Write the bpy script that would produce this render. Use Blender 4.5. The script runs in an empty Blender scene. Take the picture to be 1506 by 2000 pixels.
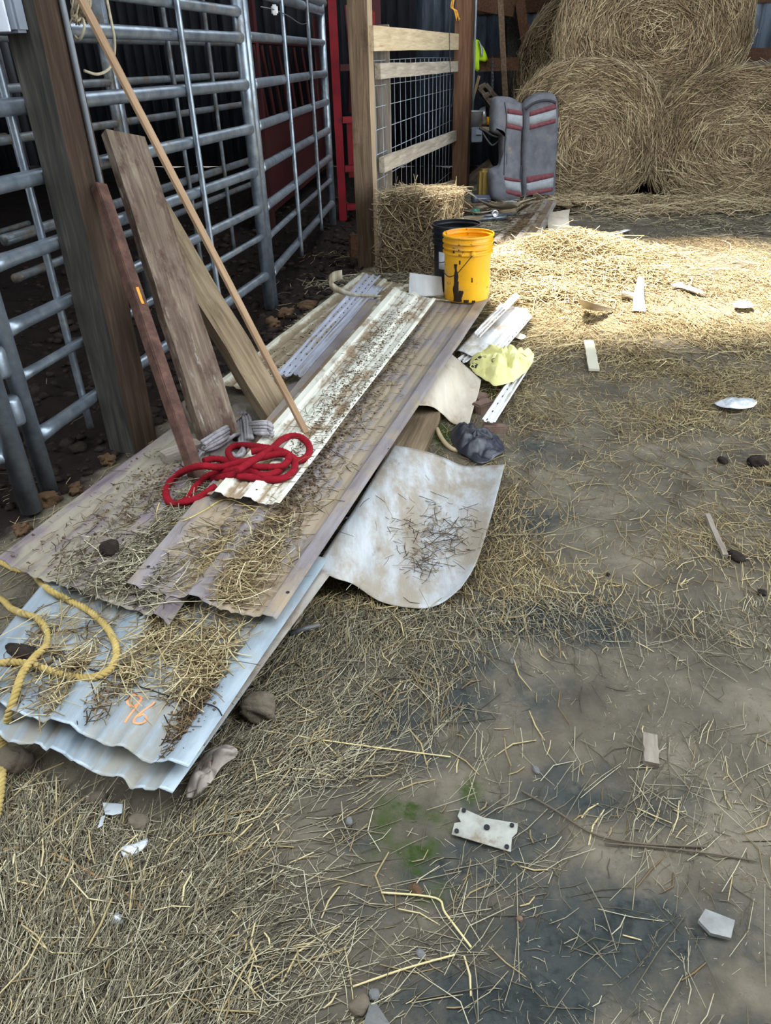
import bpy, bmesh, math, random
import numpy as np
from mathutils import Vector, Matrix
random.seed(7); RS = np.random.RandomState(11)
SC = bpy.context.scene; COL = SC.collection
# ---------------------------------------------------------------- camera
F = 1441.0; H = 1.3
_n = np.array([70, -2350., F]); _z = -_n/np.linalg.norm(_n)
_f = np.array([0, 0, 1.]); _y = _f-_f.dot(_z)*_z; _y /= np.linalg.norm(_y)
CM = np.array([-np.cross(_y, _z), _y, _z])            # world = CM @ (right, up, forward)
EYE = np.array([0, 0, H])
cd = bpy.data.cameras.new('camera'); cam = bpy.data.objects.new('camera', cd); COL.objects.link(cam)
cd.sensor_fit = 'HORIZONTAL'; cd.sensor_width = 36; cd.lens = F/1506*36; cd.clip_end = 100
R3 = np.stack([CM[:, 0], CM[:, 1], -CM[:, 2]], 1)
cam.matrix_world = Matrix([list(R3[i])+[EYE[i]] for i in range(3)]+[[0, 0, 0, 1]])
SC.camera = cam
# ---------------------------------------------------------------- light
w = bpy.data.worlds.new('world'); SC.world = w; w.use_nodes = True
bg = w.node_tree.nodes['Background']; bg.inputs[0].default_value = (0.84, 0.93, 1.0, 1); bg.inputs[1].default_value = 7.4
sun = bpy.data.lights.new('sun', 'SUN'); sun.energy = 30; sun.angle = math.radians(9); sun.color = (1, .93, .82)
so = bpy.data.objects.new('sun', sun); COL.objects.link(so)
SUNDIR = Vector((.30, -.62, -1.35)).normalized()       # travel direction: from the back left, high
so.rotation_euler = SUNDIR.to_track_quat('-Z', 'Y').to_euler(); so.location = (0, 8, 12)
SC.view_settings.view_transform = 'Standard'; SC.view_settings.look = 'None'
SC.view_settings.gamma = 1; SC.view_settings.use_curve_mapping = False; SC.view_settings.exposure = 0.0
# ---------------------------------------------------------------- geometry helpers
def ray(u, v): return CM @ np.array([u-753., 1000.-v, F])
def g(u, v, h=0.0):
    r = ray(u, v); return EYE+r*((h-H)/r[2])
def at(u, v, Y):
    r = ray(u, v); return EYE+r*(Y/r[1])
def onplane(u, v, P, Q):                                # vertical plane through P and Q
    d = np.array(Q[:2])-np.array(P[:2]); n = np.array([-d[1], d[0]])
    r = ray(u, v); t = n.dot(np.array(P[:2]))/n.dot(r[:2]); return EYE+r*t
def proj(p):
    p = np.asarray(p, float); c = (p-EYE) @ CM
    z = np.maximum(c[..., 2], 1e-3); return 753+F*c[..., 0]/z, 1000-F*c[..., 1]/z
def lin(c):
    c = np.array(c[:3], float)/255.; c = np.where(c <= .04045, c/12.92, ((c+.055)/1.055)**2.4); return (*c, 1)
def vnoise(x, y, seed=0):
    x = np.asarray(x, float); y = np.asarray(y, float)
    xi = np.floor(x).astype(np.int64); yi = np.floor(y).astype(np.int64); fx = x-xi; fy = y-yi
    fx = fx*fx*(3-2*fx); fy = fy*fy*(3-2*fy)
    def h(a, b):
        n = (a*374761393+b*668265263+seed*1442695041) & 0xffffffff
        n = ((n ^ (n >> 13))*1274126177) & 0xffffffff
        return ((n ^ (n >> 16)) & 0xffff)/65535.
    return (h(xi, yi)*(1-fx)+h(xi+1, yi)*fx)*(1-fy)+(h(xi, yi+1)*(1-fx)+h(xi+1, yi+1)*fx)*fy
def fbm(x, y, s=1., seed=0, o=4):
    r = 0; a = .5; f = s; t = 0
    for k in range(o): r = r+a*vnoise(np.asarray(x)*f+k*17.3, np.asarray(y)*f-k*9.1, seed+k); t += a; a *= .5; f *= 2.03
    return r/t
def sst(a, b, x): t = np.clip((x-a)/(b-a), 0, 1); return t*t*(3-2*t)
# ---------------------------------------------------------------- scene helpers
def tag(o, label=None, cat=None, group=None, kind=None):
    if label: o['label'] = label
    if cat: o['category'] = cat
    if group: o['group'] = group
    if kind: o['kind'] = kind
    return o
def root(name, label, cat, loc, group=None):
    o = bpy.data.objects.new(name, None); COL.objects.link(o); o.location = tuple(float(a) for a in loc); o.empty_display_size = .1
    return tag(o, label, cat, group)
def rloc(p): return np.array(p.location) if p is not None else np.zeros(3)
def chainloc(p):
    s = np.zeros(3)
    while p is not None: s = s+np.array(p.location); p = p.parent
    return s
def mk(name, V, Fc, m, parent=None, smooth=False, attrs=None, uv=None, mats=None, fm=None):
    V = np.asarray(V, float)
    if parent is not None: off = chainloc(parent); loc = (0, 0, 0)
    else:
        lo = V.min(0); hi = V.max(0); off = np.array([(lo[0]+hi[0])/2, (lo[1]+hi[1])/2, lo[2]]); loc = tuple(off)
    me = bpy.data.meshes.new(name); V = V-off
    if isinstance(Fc, np.ndarray):
        nf, k = Fc.shape; me.vertices.add(len(V)); me.vertices.foreach_set('co', V.astype(np.float32).ravel())
        me.loops.add(nf*k); me.loops.foreach_set('vertex_index', Fc.astype(np.int32).ravel())
        me.polygons.add(nf); me.polygons.foreach_set('loop_start', (np.arange(nf)*k).astype(np.int32)); me.update(calc_edges=True)
    else:
        me.from_pydata([tuple(v) for v in V], [], [tuple(int(i) for i in f) for f in Fc]); me.update()
    if smooth: me.polygons.foreach_set('use_smooth', np.ones(len(me.polygons), dtype=bool))
    for k, a in (attrs or {}).items():
        at_ = me.attributes.new(k, 'FLOAT', 'POINT'); at_.data.foreach_set('value', np.asarray(a, np.float32))
    if uv is not None:
        l = me.uv_layers.new(name='UVMap'); idx = np.zeros(len(me.loops), np.int32); me.loops.foreach_get('vertex_index', idx)
        l.data.foreach_set('uv', np.asarray(uv, np.float32)[idx].ravel())
    for q in (mats or [m]): me.materials.append(q)
    if fm is not None: me.polygons.foreach_set('material_index', np.asarray(fm, np.int32))
    o = bpy.data.objects.new(name, me); COL.objects.link(o); o.location = loc
    if parent is not None: o.parent = parent
    return o
def grid_faces(nx, ny, off=0):
    i = np.arange(nx-1)[None, :]; j = np.arange(ny-1)[:, None]; a = off+j*nx+i
    return np.stack([a, a+1, a+nx+1, a+nx], -1).reshape(-1, 4)
def shell(P, nx, ny, th):                               # closed thin solid from a grid of points, row major
    P = np.asarray(P).reshape(ny, nx, 3); B = P.copy(); B[..., 2] -= th
    return shell2(P, B, nx, ny)
def shell2(P, B, nx, ny):
    V = np.concatenate([P.reshape(-1, 3), B.reshape(-1, 3)]); n = nx*ny
    f = [grid_faces(nx, ny), grid_faces(nx, ny, n)[:, ::-1]]
    def strip(idx): idx = np.array(idx); return np.stack([idx[1:], idx[:-1], idx[:-1]+n, idx[1:]+n], 1)
    f += [strip(np.arange(nx)), strip((np.arange(nx)+(ny-1)*nx)[::-1]), strip((np.arange(ny)*nx)[::-1]), strip(np.arange(ny)*nx+nx-1)]
    return V, np.concatenate(f)
def frame_mat(p0, p1, up):
    x = Vector(p1)-Vector(p0); L = x.length; x.normalize(); z = Vector(up)-x*x.dot(Vector(up)); z.normalize(); y = z.cross(x)
    M = Matrix((x, y, z)).transposed().to_4x4(); M.translation = Vector(p0); return M, L
def beam(name, p0, p1, wid, thk, up, m, parent=None, bev=.004, jit=.002, seg=8, seed=0):
    """sawn timber: runs p0 to p1 along local X, width along Y, thickness along Z"""
    M, L = frame_mat(p0, p1, up); rr = random.Random(seed+int(L*997)); bm = bmesh.new()
    rows = []
    for i in range(seg+1):
        x = L*i/seg; dy = rr.uniform(-jit, jit); dz = rr.uniform(-jit, jit)
        rows.append([bm.verts.new((x+rr.uniform(-jit, jit)*(i in (0, seg)), a*wid/2+dy, b*thk/2+dz)) for a, b in ((-1, -1), (1, -1), (1, 1), (-1, 1))])
    for a, b in zip(rows, rows[1:]):
        for k in range(4): bm.faces.new((a[k], a[(k+1) % 4], b[(k+1) % 4], b[k]))
    bm.faces.new(rows[0][::-1]); bm.faces.new(rows[-1])
    if bev:
        e = [e for e in bm.edges if len(e.link_faces) == 2 and e.calc_face_angle(0) > .6]
        bmesh.ops.bevel(bm, geom=e, offset=bev, segments=1, affect='EDGES')
    bmesh.ops.recalc_face_normals(bm, faces=bm.faces)
    me = bpy.data.meshes.new(name); bm.to_mesh(me); bm.free(); me.materials.append(m)
    o = bpy.data.objects.new(name, me); COL.objects.link(o)
    if parent is not None:
        o.parent = parent; M = Matrix.Translation(-Vector(chainloc(parent))) @ M
    o.matrix_local = M
    return o
def spline(P, n=8, closed=False):
    P = np.asarray(P, float); N = len(P); out = []
    for i in range(N if closed else N-1):
        a, b, c, d = (P[(i-1) % N], P[i], P[(i+1) % N], P[(i+2) % N]) if closed else (P[max(i-1, 0)], P[i], P[i+1], P[min(i+2, N-1)])
        for k in range(n):
            t = k/n; out.append(.5*((2*b)+(c-a)*t+(2*a-5*b+4*c-d)*t*t+(3*b-a-3*c+d)*t**3))
    out.append(P[0] if closed else P[-1]); return np.array(out)
def frames(P):
    P = np.asarray(P, float); T = np.gradient(P, axis=0); T /= np.linalg.norm(T, axis=1)[:, None]+1e-9
    n = np.cross(T[0], [0, 0, 1.]); n = n if np.linalg.norm(n) > .1 else np.cross(T[0], [1., 0, 0]); N = []
    for t in T: n = n-t*n.dot(t); n = n/np.linalg.norm(n); N.append(n)
    N = np.array(N); return T, N, np.cross(T, N)
def tube_geo(P, r, n=10, fn=None):
    P = np.asarray(P, float); T, N, B = frames(P); r = np.broadcast_to(np.asarray(r, float), (len(P),))
    s = np.concatenate([[0], np.cumsum(np.linalg.norm(np.diff(P, axis=0), axis=1))]); th = np.arange(n)*2*math.pi/n
    rr = r[:, None]*np.ones(n)[None, :]
    if fn: rr = rr*fn(s[:, None], th[None, :])
    V = (P[:, None]+rr[..., None]*(np.cos(th)[None, :, None]*N[:, None]+np.sin(th)[None, :, None]*B[:, None])).reshape(-1, 3)
    f = []; m = len(P)
    for i in range(m-1):
        for k in range(n): f.append((i*n+k, i*n+(k+1) % n, (i+1)*n+(k+1) % n, (i+1)*n+k))
    f.append(tuple(range(n))[::-1]); f.append(tuple((m-1)*n+k for k in range(n)))
    return V, f
def join(gs):
    V = []; f = []; o = 0
    for v, q in gs: V.append(np.asarray(v)); f += [tuple(i+o for i in t) for t in q]; o += len(v)
    return np.concatenate(V), f
def tube(name, P, r, m, parent=None, n=10, fn=None):
    V, f = tube_geo(P, r, n, fn); return mk(name, V, f, m, parent, True)
def pipe(name, a, b, r, m, parent=None, n=12, flare=0.):      # straight pipe, ends may flare where welded
    a = np.array(a, float); b = np.array(b, float); L = np.linalg.norm(b-a); t = np.array([0, .06/L, .12/L, .5, 1-.12/L, 1-.06/L, 1])
    t = np.clip(t, 0, 1); rr = r*np.array([1+flare, 1+flare*.4, 1, 1, 1, 1+flare*.4, 1+flare])
    return tube(name, a+(b-a)*t[:, None], rr, m, parent, n)
def box_geo(c, sx, sy, sz, yaw=0):
    cy, s = math.cos(yaw), math.sin(yaw); V = []
    for z in (-1, 1):
        for a, b in ((-1, -1), (1, -1), (1, 1), (-1, 1)):
            x, y = a*sx/2, b*sy/2; V.append((c[0]+x*cy-y*s, c[1]+x*s+y*cy, c[2]+z*sz/2))
    return np.array(V), [(3, 2, 1, 0), (4, 5, 6, 7), (0, 1, 5, 4), (1, 2, 6, 5), (2, 3, 7, 6), (3, 0, 4, 7)]
def bevel_me(o, off=.004, seg=2):
    bm = bmesh.new(); bm.from_mesh(o.data); bmesh.ops.bevel(bm, geom=[e for e in bm.edges], offset=off, segments=seg, affect='EDGES', clamp_overlap=True)
    bm.to_mesh(o.data); bm.free(); return o
def lathe_geo(c, prof, n=48, ax=(0, 0, 1), ref=None):     # prof: (radius, height)
    ax = np.array(ax, float); ax /= np.linalg.norm(ax); u = np.cross(ax, [0, 0, 1.]); u = u if np.linalg.norm(u) > .05 else np.array([1., 0, 0]); u /= np.linalg.norm(u); v = np.cross(ax, u)
    th = np.arange(n)*2*math.pi/n; V = []
    for r, h in prof: V.append(np.array(c)+ax*h+r*(np.cos(th)[:, None]*u+np.sin(th)[:, None]*v))
    f = []
    for i in range(len(prof)-1):
        for k in range(n): f.append((i*n+k, i*n+(k+1) % n, (i+1)*n+(k+1) % n, (i+1)*n+k))
    return np.concatenate(V), f
# ---------------------------------------------------------------- materials
def mat(name, cols, scale=8., detail=6., stretch=(1, 1, 1), rough=.8, metal=0., bump=0., bscale=None, dirt=(), coord='Object', attr=None, spec=.35, trans=0., rnoise=0., dist=0.):
    m = bpy.data.materials.new(name); m.use_nodes = True; nt = m.node_tree; N = nt.nodes; L = nt.links; b = N['Principled BSDF']
    b.inputs['Roughness'].default_value = rough; b.inputs['Metallic'].default_value = metal; b.inputs['Specular IOR Level'].default_value = spec
    tc = N.new('ShaderNodeTexCoord'); mp = N.new('ShaderNodeMapping'); mp.inputs['Scale'].default_value = stretch; L.new(tc.outputs[coord], mp.inputs['Vector'])
    nz = N.new('ShaderNodeTexNoise'); nz.inputs['Scale'].default_value = scale; nz.inputs['Detail'].default_value = detail; nz.inputs['Roughness'].default_value = .62; nz.inputs['Distortion'].default_value = dist
    L.new(mp.outputs[0], nz.inputs['Vector'])
    rp = N.new('ShaderNodeValToRGB'); cr = rp.color_ramp
    while len(cr.elements) < len(cols): cr.elements.new(.5)
    for e, (p, c) in zip(cr.elements, cols): e.position = p; e.color = lin(c)
    if attr: a = N.new('ShaderNodeAttribute'); a.attribute_name = attr; L.new(a.outputs['Fac'], rp.inputs[0])
    else: L.new(nz.outputs[0], rp.inputs[0])
    out = rp.outputs[0]
    for k, d in enumerate(dirt):          # (colour, scale, lo, hi, stretch, attribute, weight)
        c, s, lo, hi = d[:4]; st = d[4] if len(d) > 4 else (1, 1, 1); an = d[5] if len(d) > 5 else None; wgt = d[6] if len(d) > 6 else .5
        mp2 = N.new('ShaderNodeMapping'); mp2.inputs['Scale'].default_value = st; mp2.inputs['Location'].default_value = (3.1*k+1, 5.7*k, 1.3*k); L.new(tc.outputs[coord], mp2.inputs['Vector'])
        n2 = N.new('ShaderNodeTexNoise'); n2.inputs['Scale'].default_value = s; n2.inputs['Detail'].default_value = 7; n2.inputs['Roughness'].default_value = .68; L.new(mp2.outputs[0], n2.inputs['Vector'])
        src = n2.outputs[0]
        if an:
            a = N.new('ShaderNodeAttribute'); a.attribute_name = an; mu = N.new('ShaderNodeMath'); mu.operation = 'MULTIPLY_ADD'; L.new(a.outputs['Fac'], mu.inputs[0]); mu.inputs[1].default_value = wgt; L.new(src, mu.inputs[2]); src = mu.outputs[0]
        mr = N.new('ShaderNodeMapRange'); mr.interpolation_type = 'SMOOTHSTEP'; mr.inputs[1].default_value = lo; mr.inputs[2].default_value = hi; L.new(src, mr.inputs[0])
        mx = N.new('ShaderNodeMix'); mx.data_type = 'RGBA'; L.new(mr.outputs[0], mx.inputs[0]); L.new(out, mx.inputs[6])
        mx.inputs[7].default_value = lin(c); out = mx.outputs[2]
        if metal > 0 and k == 0:
            q = N.new('ShaderNodeMapRange'); q.inputs[3].default_value = metal; q.inputs[4].default_value = 0; L.new(mr.outputs[0], q.inputs[0]); L.new(q.outputs[0], b.inputs['Metallic'])
    L.new(out, b.inputs['Base Color'])
    if bump:
        bn = N.new('ShaderNodeTexNoise'); bn.inputs['Scale'].default_value = bscale or scale*3; bn.inputs['Detail'].default_value = 8; bn.inputs['Roughness'].default_value = .7; L.new(mp.outputs[0], bn.inputs['Vector'])
        bp = N.new('ShaderNodeBump'); bp.inputs['Strength'].default_value = 1; bp.inputs['Distance'].default_value = bump; L.new(bn.outputs[0], bp.inputs['Height']); L.new(bp.outputs[0], b.inputs['Normal'])
    if trans: b.inputs['Transmission Weight'].default_value = trans
    return m
def flat(name, c, rough=.6, metal=0., spec=.4, c2=None, scale=20, bump=.0): return mat(name, [(.3, c), (.7, c2 or tuple(min(255, x*1.12) for x in c))], scale, rough=rough, metal=metal, spec=spec, bump=bump)

SOIL = mat('soil', [(.3, (74, 69, 60)), (.5, (101, 94, 82)), (.7, (129, 120, 104))], 5.5, 12, rough=.95, bump=.012, bscale=26, spec=.15, dirt=(
    ((96, 84, 66), 60, .56, .7), ((150, 138, 120), 110, .66, .74), ((62, 66, 65), 11, .60, 1.06, (1, 1, 1), 'stain', .62), ((46, 50, 50), 34, .84, 1.06, (1, 1, 1), 'stain', .5), ((62, 74, 38), 13, .70, 1.0, (1, 1, 1), 'moss', .45), ((50, 66, 26), 38, .80, 1.0, (1, 1, 1), 'moss', .45),
    ((34, 27, 24), 9, .62, .95, (1, 1, 1), 'mud', .62), ((150, 132, 98), 40, .95, 1.25, (1, 1, 1), 'chaff', .62)))
GALV = mat('galvanised_tube', [(.3, (112, 120, 130)), (.6, (150, 160, 170)), (.8, (182, 190, 196))], 14, rough=.38, metal=.75, dirt=(((108, 98, 84), 9, .52, .74), ((78, 62, 48), 22, .66, .76)), bump=.0006, bscale=90)
GALVD = mat('dull_galvanised_tube', [(.3, (92, 98, 106)), (.7, (132, 138, 142))], 14, rough=.5, metal=.6, dirt=(((88, 76, 62), 9, .45, .68),))
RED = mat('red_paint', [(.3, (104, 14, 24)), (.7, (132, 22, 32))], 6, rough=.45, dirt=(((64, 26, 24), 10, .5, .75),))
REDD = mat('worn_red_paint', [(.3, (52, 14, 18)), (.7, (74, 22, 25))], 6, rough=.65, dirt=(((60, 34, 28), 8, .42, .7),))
def wood(name, c1, c2, c3, gs=1., dirt=(), rough=.85, bump=.003): return mat(name, [(.3, c1), (.52, c2), (.74, c3)], 9*gs, 8, (.35, 5, 5), rough=rough, bump=bump, bscale=26*gs, dirt=dirt, spec=.2, dist=.6)
WPOST = wood('grey_post_wood', (44, 43, 41), (66, 64, 59), (92, 88, 80), dirt=(((112, 104, 90), 30, .66, .8),))
WBRN = wood('brown_post_wood', (44, 35, 28), (66, 52, 42), (90, 74, 60), dirt=(((64, 44, 30), 5, .5, .8),))
WOLD = wood('weathered_plank', (78, 64, 54), (116, 100, 86), (150, 136, 118), dirt=(((82, 64, 54), 3.2, .46, .60, (1.2, 3, 3)), ((166, 158, 146), 7, .58, .72, (1, 4, 4)), ((60, 48, 40), 30, .64, .72, (.3, 3, 3))))
WOLD2 = wood('grey_brown_plank', (96, 80, 62), (134, 116, 92), (160, 142, 116), dirt=(((88, 70, 54), 5, .55, .75),))
WLATH = wood('fresh_lath', (128, 102, 78), (152, 124, 97), (172, 144, 116))
WPINE = wood('pale_pine', (178, 156, 124), (204, 184, 150), (222, 206, 176), dirt=(((160, 122, 82), 3, .6, .72, (.5, 3, 3)),))
WPINE2 = wood('greyed_pine', (142, 132, 118), (172, 161, 146), (198, 188, 172))
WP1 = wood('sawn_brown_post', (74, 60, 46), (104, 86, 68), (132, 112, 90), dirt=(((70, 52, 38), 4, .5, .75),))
WP1L = wood('pale_wood_painted_sunlit', (142, 124, 100), (170, 150, 124), (190, 172, 146))  # paler copy of the post wood, light on its right face painted in
WP2 = wood('reddish_post', (78, 54, 40), (100, 72, 54), (122, 92, 70))
WGRY = wood('silver_board', (112, 102, 92), (140, 130, 118), (162, 152, 140))
RUST = mat('rusty_steel', [(.3, (62, 42, 36)), (.55, (92, 66, 56)), (.75, (120, 88, 74))], 22, rough=.85, metal=.15, bump=.003, bscale=70, dirt=(((150, 96, 50), 14, .68, .78),))
def sheetmat(name, c1, c2, mud, lo=.44, hi=.62, metal=0., rough=.5, mud2=(112, 98, 80)):
    return mat(name, [(.3, c1), (.7, c2)], 7, 6, (4, .6, 1), rough=rough, metal=metal, coord='UV', bump=.0012, bscale=60, dirt=((mud, 5, lo, hi, (1.6, .7, 1), 'valley', .16), (mud2, 11, lo+.18, hi+.16, (1.4, .9, 1), 'valley', .12), (c2, 34, .68, .76)))
SBLUE = sheetmat('galvanised_sheet', (132, 144, 154), (170, 182, 190), (146, 143, 134), .50, .74, .3, .4)
SBRN = sheetmat('brown_painted_sheet', (92, 80, 84), (130, 118, 122), (140, 132, 116), .45, .66)
SBRN2 = sheetmat('faded_brown_sheet', (108, 98, 98), (146, 140, 142), (152, 136, 114), .47, .66, 0, .45)
SCRM = sheetmat('cream_painted_sheet', (206, 204, 188), (230, 230, 218), (150, 128, 102), .52, .66)
SCRM2 = sheetmat('soiled_cream_sheet', (192, 188, 168), (214, 210, 192), (146, 128, 102), .46, .64)
SLAV = sheetmat('lavender_grey_vinyl', (156, 158, 172), (184, 188, 202), (146, 136, 124), .6, .78)
SWHT = sheetmat('white_vinyl', (214, 214, 212), (236, 236, 236), (172, 160, 142), .6, .8)
STAN = sheetmat('tan_sheet', (186, 174, 156), (206, 196, 180), (160, 142, 118), .58, .8)
SPALE = sheetmat('pale_flat_sheet', (160, 162, 164), (192, 195, 198), (148, 138, 124), .47, .68, .1, .5)
SGRY = sheetmat('grey_weathered_sheet', (122, 116, 108), (160, 154, 146), (118, 100, 80), .46, .66)
SLOT = flat('slot_black', (24, 24, 28), .8)
PLWHT = mat('white_plastic', [(.3, (222, 222, 220)), (.7, (240, 240, 240))], 20, rough=.5, dirt=(((176, 164, 144), 14, .6, .78),))
FOIL = mat('crumpled_foil', [(.3, (176, 182, 190)), (.7, (226, 230, 236))], 30, rough=.3, metal=.5, bump=.003, bscale=80, dirt=(((150, 138, 120), 12, .6, .75),))
YEL = mat('yellow_plastic', [(.3, (224, 158, 14)), (.7, (240, 180, 24))], 4, rough=.4, spec=.45, dirt=(((206, 156, 84), 7, .52, .66), ((70, 50, 20), 26, .62, .70), ((34, 24, 14), 9, .61, .65, (1.6, 1.6, .5))))
BLK = mat('black_plastic', [(.3, (20, 21, 25)), (.7, (34, 36, 42))], 8, rough=.38, dirt=(((92, 84, 74), 12, .66, .8),))
YBAG = mat('thin_yellow_film', [(.3, (222, 216, 138)), (.7, (236, 232, 168))], 9, rough=.35, spec=.5, bump=.002, bscale=40)
BBAG = mat('black_film', [(.3, (26, 27, 36)), (.7, (50, 51, 62))], 9, rough=.3, spec=.55, bump=.003, bscale=40, dirt=(((98, 90, 82), 20, .66, .8),))
STRW = mat('straw_blades', [(0, (88, 70, 50)), (.3, (134, 116, 84)), (.6, (168, 150, 110)), (.85, (196, 180, 138)), (1, (216, 204, 168))], attr='rnd', rough=.7, spec=.25)
STRD = mat('dull_straw_blades', [(0, (58, 52, 44)), (.35, (112, 104, 86)), (.7, (162, 153, 128)), (1, (212, 204, 176))], attr='rnd', rough=.75, spec=.2)
STRF = mat('brown_debris_blades', [(0, (46, 36, 28)), (.5, (92, 74, 54)), (.85, (132, 112, 82)), (1, (160, 142, 106))], attr='rnd', rough=.85, spec=.15)
BALE = mat('bale_blades', [(0, (80, 66, 50)), (.35, (140, 121, 94)), (.7, (182, 162, 128)), (1, (226, 211, 174))], attr='rnd', rough=.8, spec=.2)
BALEB = mat('bale_core', [(.3, (78, 62, 44)), (.55, (112, 92, 66)), (.75, (138, 118, 86))], 24, 8, rough=.95, bump=.02, bscale=60, spec=.1)
STONE = mat('stone', [(.3, (88, 79, 68)), (.7, (128, 117, 101))], 14, rough=.95, bump=.008, bscale=40, spec=.15)
STONEG = mat('grey_stone', [(.3, (92, 93, 94)), (.7, (130, 129, 126))], 16, rough=.95, bump=.006, bscale=44, spec=.15)
CLOD = mat('dark_clod', [(.3, (34, 30, 28)), (.7, (66, 56, 50))], 20, rough=1, bump=.012, bscale=50, spec=.1)
CLAY = mat('orange_clay', [(.3, (84, 66, 50)), (.7, (122, 96, 72))], 14, rough=1, bump=.012, bscale=40, spec=.1)
BRICK = mat('old_brick', [(.3, (96, 78, 68)), (.7, (132, 110, 96))], 18, rough=.95, bump=.006, bscale=40, spec=.1)
REDR = flat('red_rope_fibre', (112, 8, 22), .85, c2=(138, 16, 32), scale=60, spec=.2)
GRYR = mat('grey_rope_fibre', [(.3, (124, 119, 122)), (.7, (164, 160, 162))], 50, rough=.85, spec=.2, dirt=(((130, 116, 100), 12, .6, .8),))
YELR = mat('yellow_rope_fibre', [(.3, (150, 128, 72)), (.7, (186, 164, 104))], 30, rough=.8, spec=.2, dirt=(((122, 108, 78), 9, .5, .7),))
TWINE = flat('pale_twine', (196, 176, 104), .8); TAN = mat('frayed_fibre', [(.3, (142, 130, 108)), (.7, (190, 178, 152))], 40, rough=.9)
ORG = flat('orange_paint', (238, 140, 92), .8, c2=(246, 160, 112), scale=60); ORGT = flat('orange_twine_fibre', (214, 150, 52), .8)
SEAT = mat('grey_velour', [(.3, (84, 84, 90)), (.7, (112, 112, 118))], 9, rough=.95, spec=.15, bump=.002, bscale=160, dirt=(((130, 122, 110), 7, .56, .76),))
SEATD = flat('dark_velour', (58, 58, 64), .95, spec=.15); SEATR = mat('red_velour', [(.3, (96, 54, 60)), (.7, (124, 76, 80))], 30, rough=.95, spec=.15); SEATW = mat('pale_velour', [(.3, (132, 136, 140)), (.7, (160, 162, 166))], 18, rough=.95, spec=.15)
HIVIS = flat('hi_vis_cloth', (196, 240, 30), .8, c2=(212, 250, 60)); REFL = flat('reflective_tape', (170, 176, 180), .4, .3)
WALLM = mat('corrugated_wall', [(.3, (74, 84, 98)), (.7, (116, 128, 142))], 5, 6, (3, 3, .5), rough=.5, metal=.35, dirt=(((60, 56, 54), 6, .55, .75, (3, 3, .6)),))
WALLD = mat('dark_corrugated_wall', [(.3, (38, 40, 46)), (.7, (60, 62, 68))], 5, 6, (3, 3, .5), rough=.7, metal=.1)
CAN = flat('bare_aluminium', (196, 198, 202), .3, .8); GRN = mat('green_glass', [(.3, (60, 130, 100)), (.7, (90, 160, 128))], 10, rough=.15, trans=.5, spec=.5)
DRKM = flat('dark_metal', (52, 50, 50), .5, .4); CONC = flat('grey_conduit', (150, 158, 168), .4, .3); WPLT = flat('white_plate', (214, 218, 228), .45); BXG = flat('grey_box', (118, 124, 134), .5)
STRAP = flat('dirty_webbing', (150, 138, 118), .9, c2=(176, 164, 144)); RAG = mat('dirty_cloth', [(.3, (142, 130, 122)), (.7, (192, 180, 170))], 26, rough=.95, dirt=(((150, 84, 70), 12, .66, .74), ((96, 84, 74), 16, .56, .7)))
CHAINM = flat('chain_steel', (120, 122, 126), .4, .7)
CRUMB = mat('dirt_crumbs', [(.3, (78, 64, 52)), (.7, (122, 102, 82))], 30, rough=1, spec=.1)
TRNS = flat('milky_plastic', (196, 198, 196), .4)

# ---------------------------------------------------------------- ground
PENX = lambda x, y: np.where(y < 2.6, -1.02+(y-2.6)*.35, -1.02+(y-2.6)*np.where(y > 5.65, .285, .31))
def blobs(u, v, L):
    m = np.zeros_like(u)
    for (a, b, ra, rb, k) in L: m = np.maximum(m, k*np.exp(-(((u-a)/ra)**2+((v-b)/rb)**2)*1.2))
    return m
STAIN = [(760, 1400, 200, 90, .75), (900, 1370, 150, 80, .7), (600, 1500, 130, 70, .7), (980, 1640, 160, 110, .8), (1300, 1580, 150, 80, .55), (700, 1800, 120, 90, .5), (960, 1180, 110, 50, .6), (640, 1300, 90, 50, .8), (1050, 1210, 240, 70, .9), (1180, 1235, 90, 40, 1), (900, 1290, 200, 70, .7), (1130, 1560, 200, 90, .75), (1180, 1830, 380, 150, .9), (1000, 1960, 330, 120, 1), (430, 1930, 150, 80, .75), (820, 1480, 150, 50, .6), (1050, 870, 80, 30, .7), (1040, 1020, 110, 60, .7), (1040, 1360, 120, 70, .6), (700, 1660, 90, 60, .5), (900, 1700, 170, 110, .75), (1440, 2010, 120, 80, .5), (1080, 900, 130, 40, .5)]
MOSS = [(760, 1650, 150, 120, .6), (880, 1600, 110, 70, .6), (930, 1480, 120, 60, .5), (640, 1260, 80, 60, .5), (560, 1540, 120, 40, .5), (790, 1590, 90, 50, .85), (810, 1680, 80, 90, .9), (850, 1740, 90, 60, .8), (925, 1540, 80, 50, .7), (865, 850, 30, 45, 1.1), (965, 770, 30, 30, 1), (640, 1160, 60, 35, .9), (425, 1545, 40, 40, .9), (1380, 440, 40, 10, .8), (1010, 1520, 60, 40, .6), (1110, 1830, 60, 20, .6), (1030, 1700, 50, 50, .5), (600, 1570, 60, 40, .6), (855, 800, 30, 30, .9)]
FOOT = [(1385, 1935, 50, 28), (1420, 1880, 40, 24), (1430, 1960, 60, 26), (1290, 1230, 60, 30), (1310, 1190, 40, 20), (1470, 1900, 40, 25)]
def groundz(x, y):
    x = np.asarray(x, float); y = np.asarray(y, float)
    pen = sst(-.05, .25, PENX(x, y)-x)
    z = .022*(fbm(x, y, 1.7, 3)-.5)+.008*(fbm(x, y, 12, 5)-.5)+pen*(.09*(fbm(x, y, 5, 9)-.5)+.05*np.abs(fbm(x, y, 14, 13, 3)-.5)*2-.015)
    return z
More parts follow.
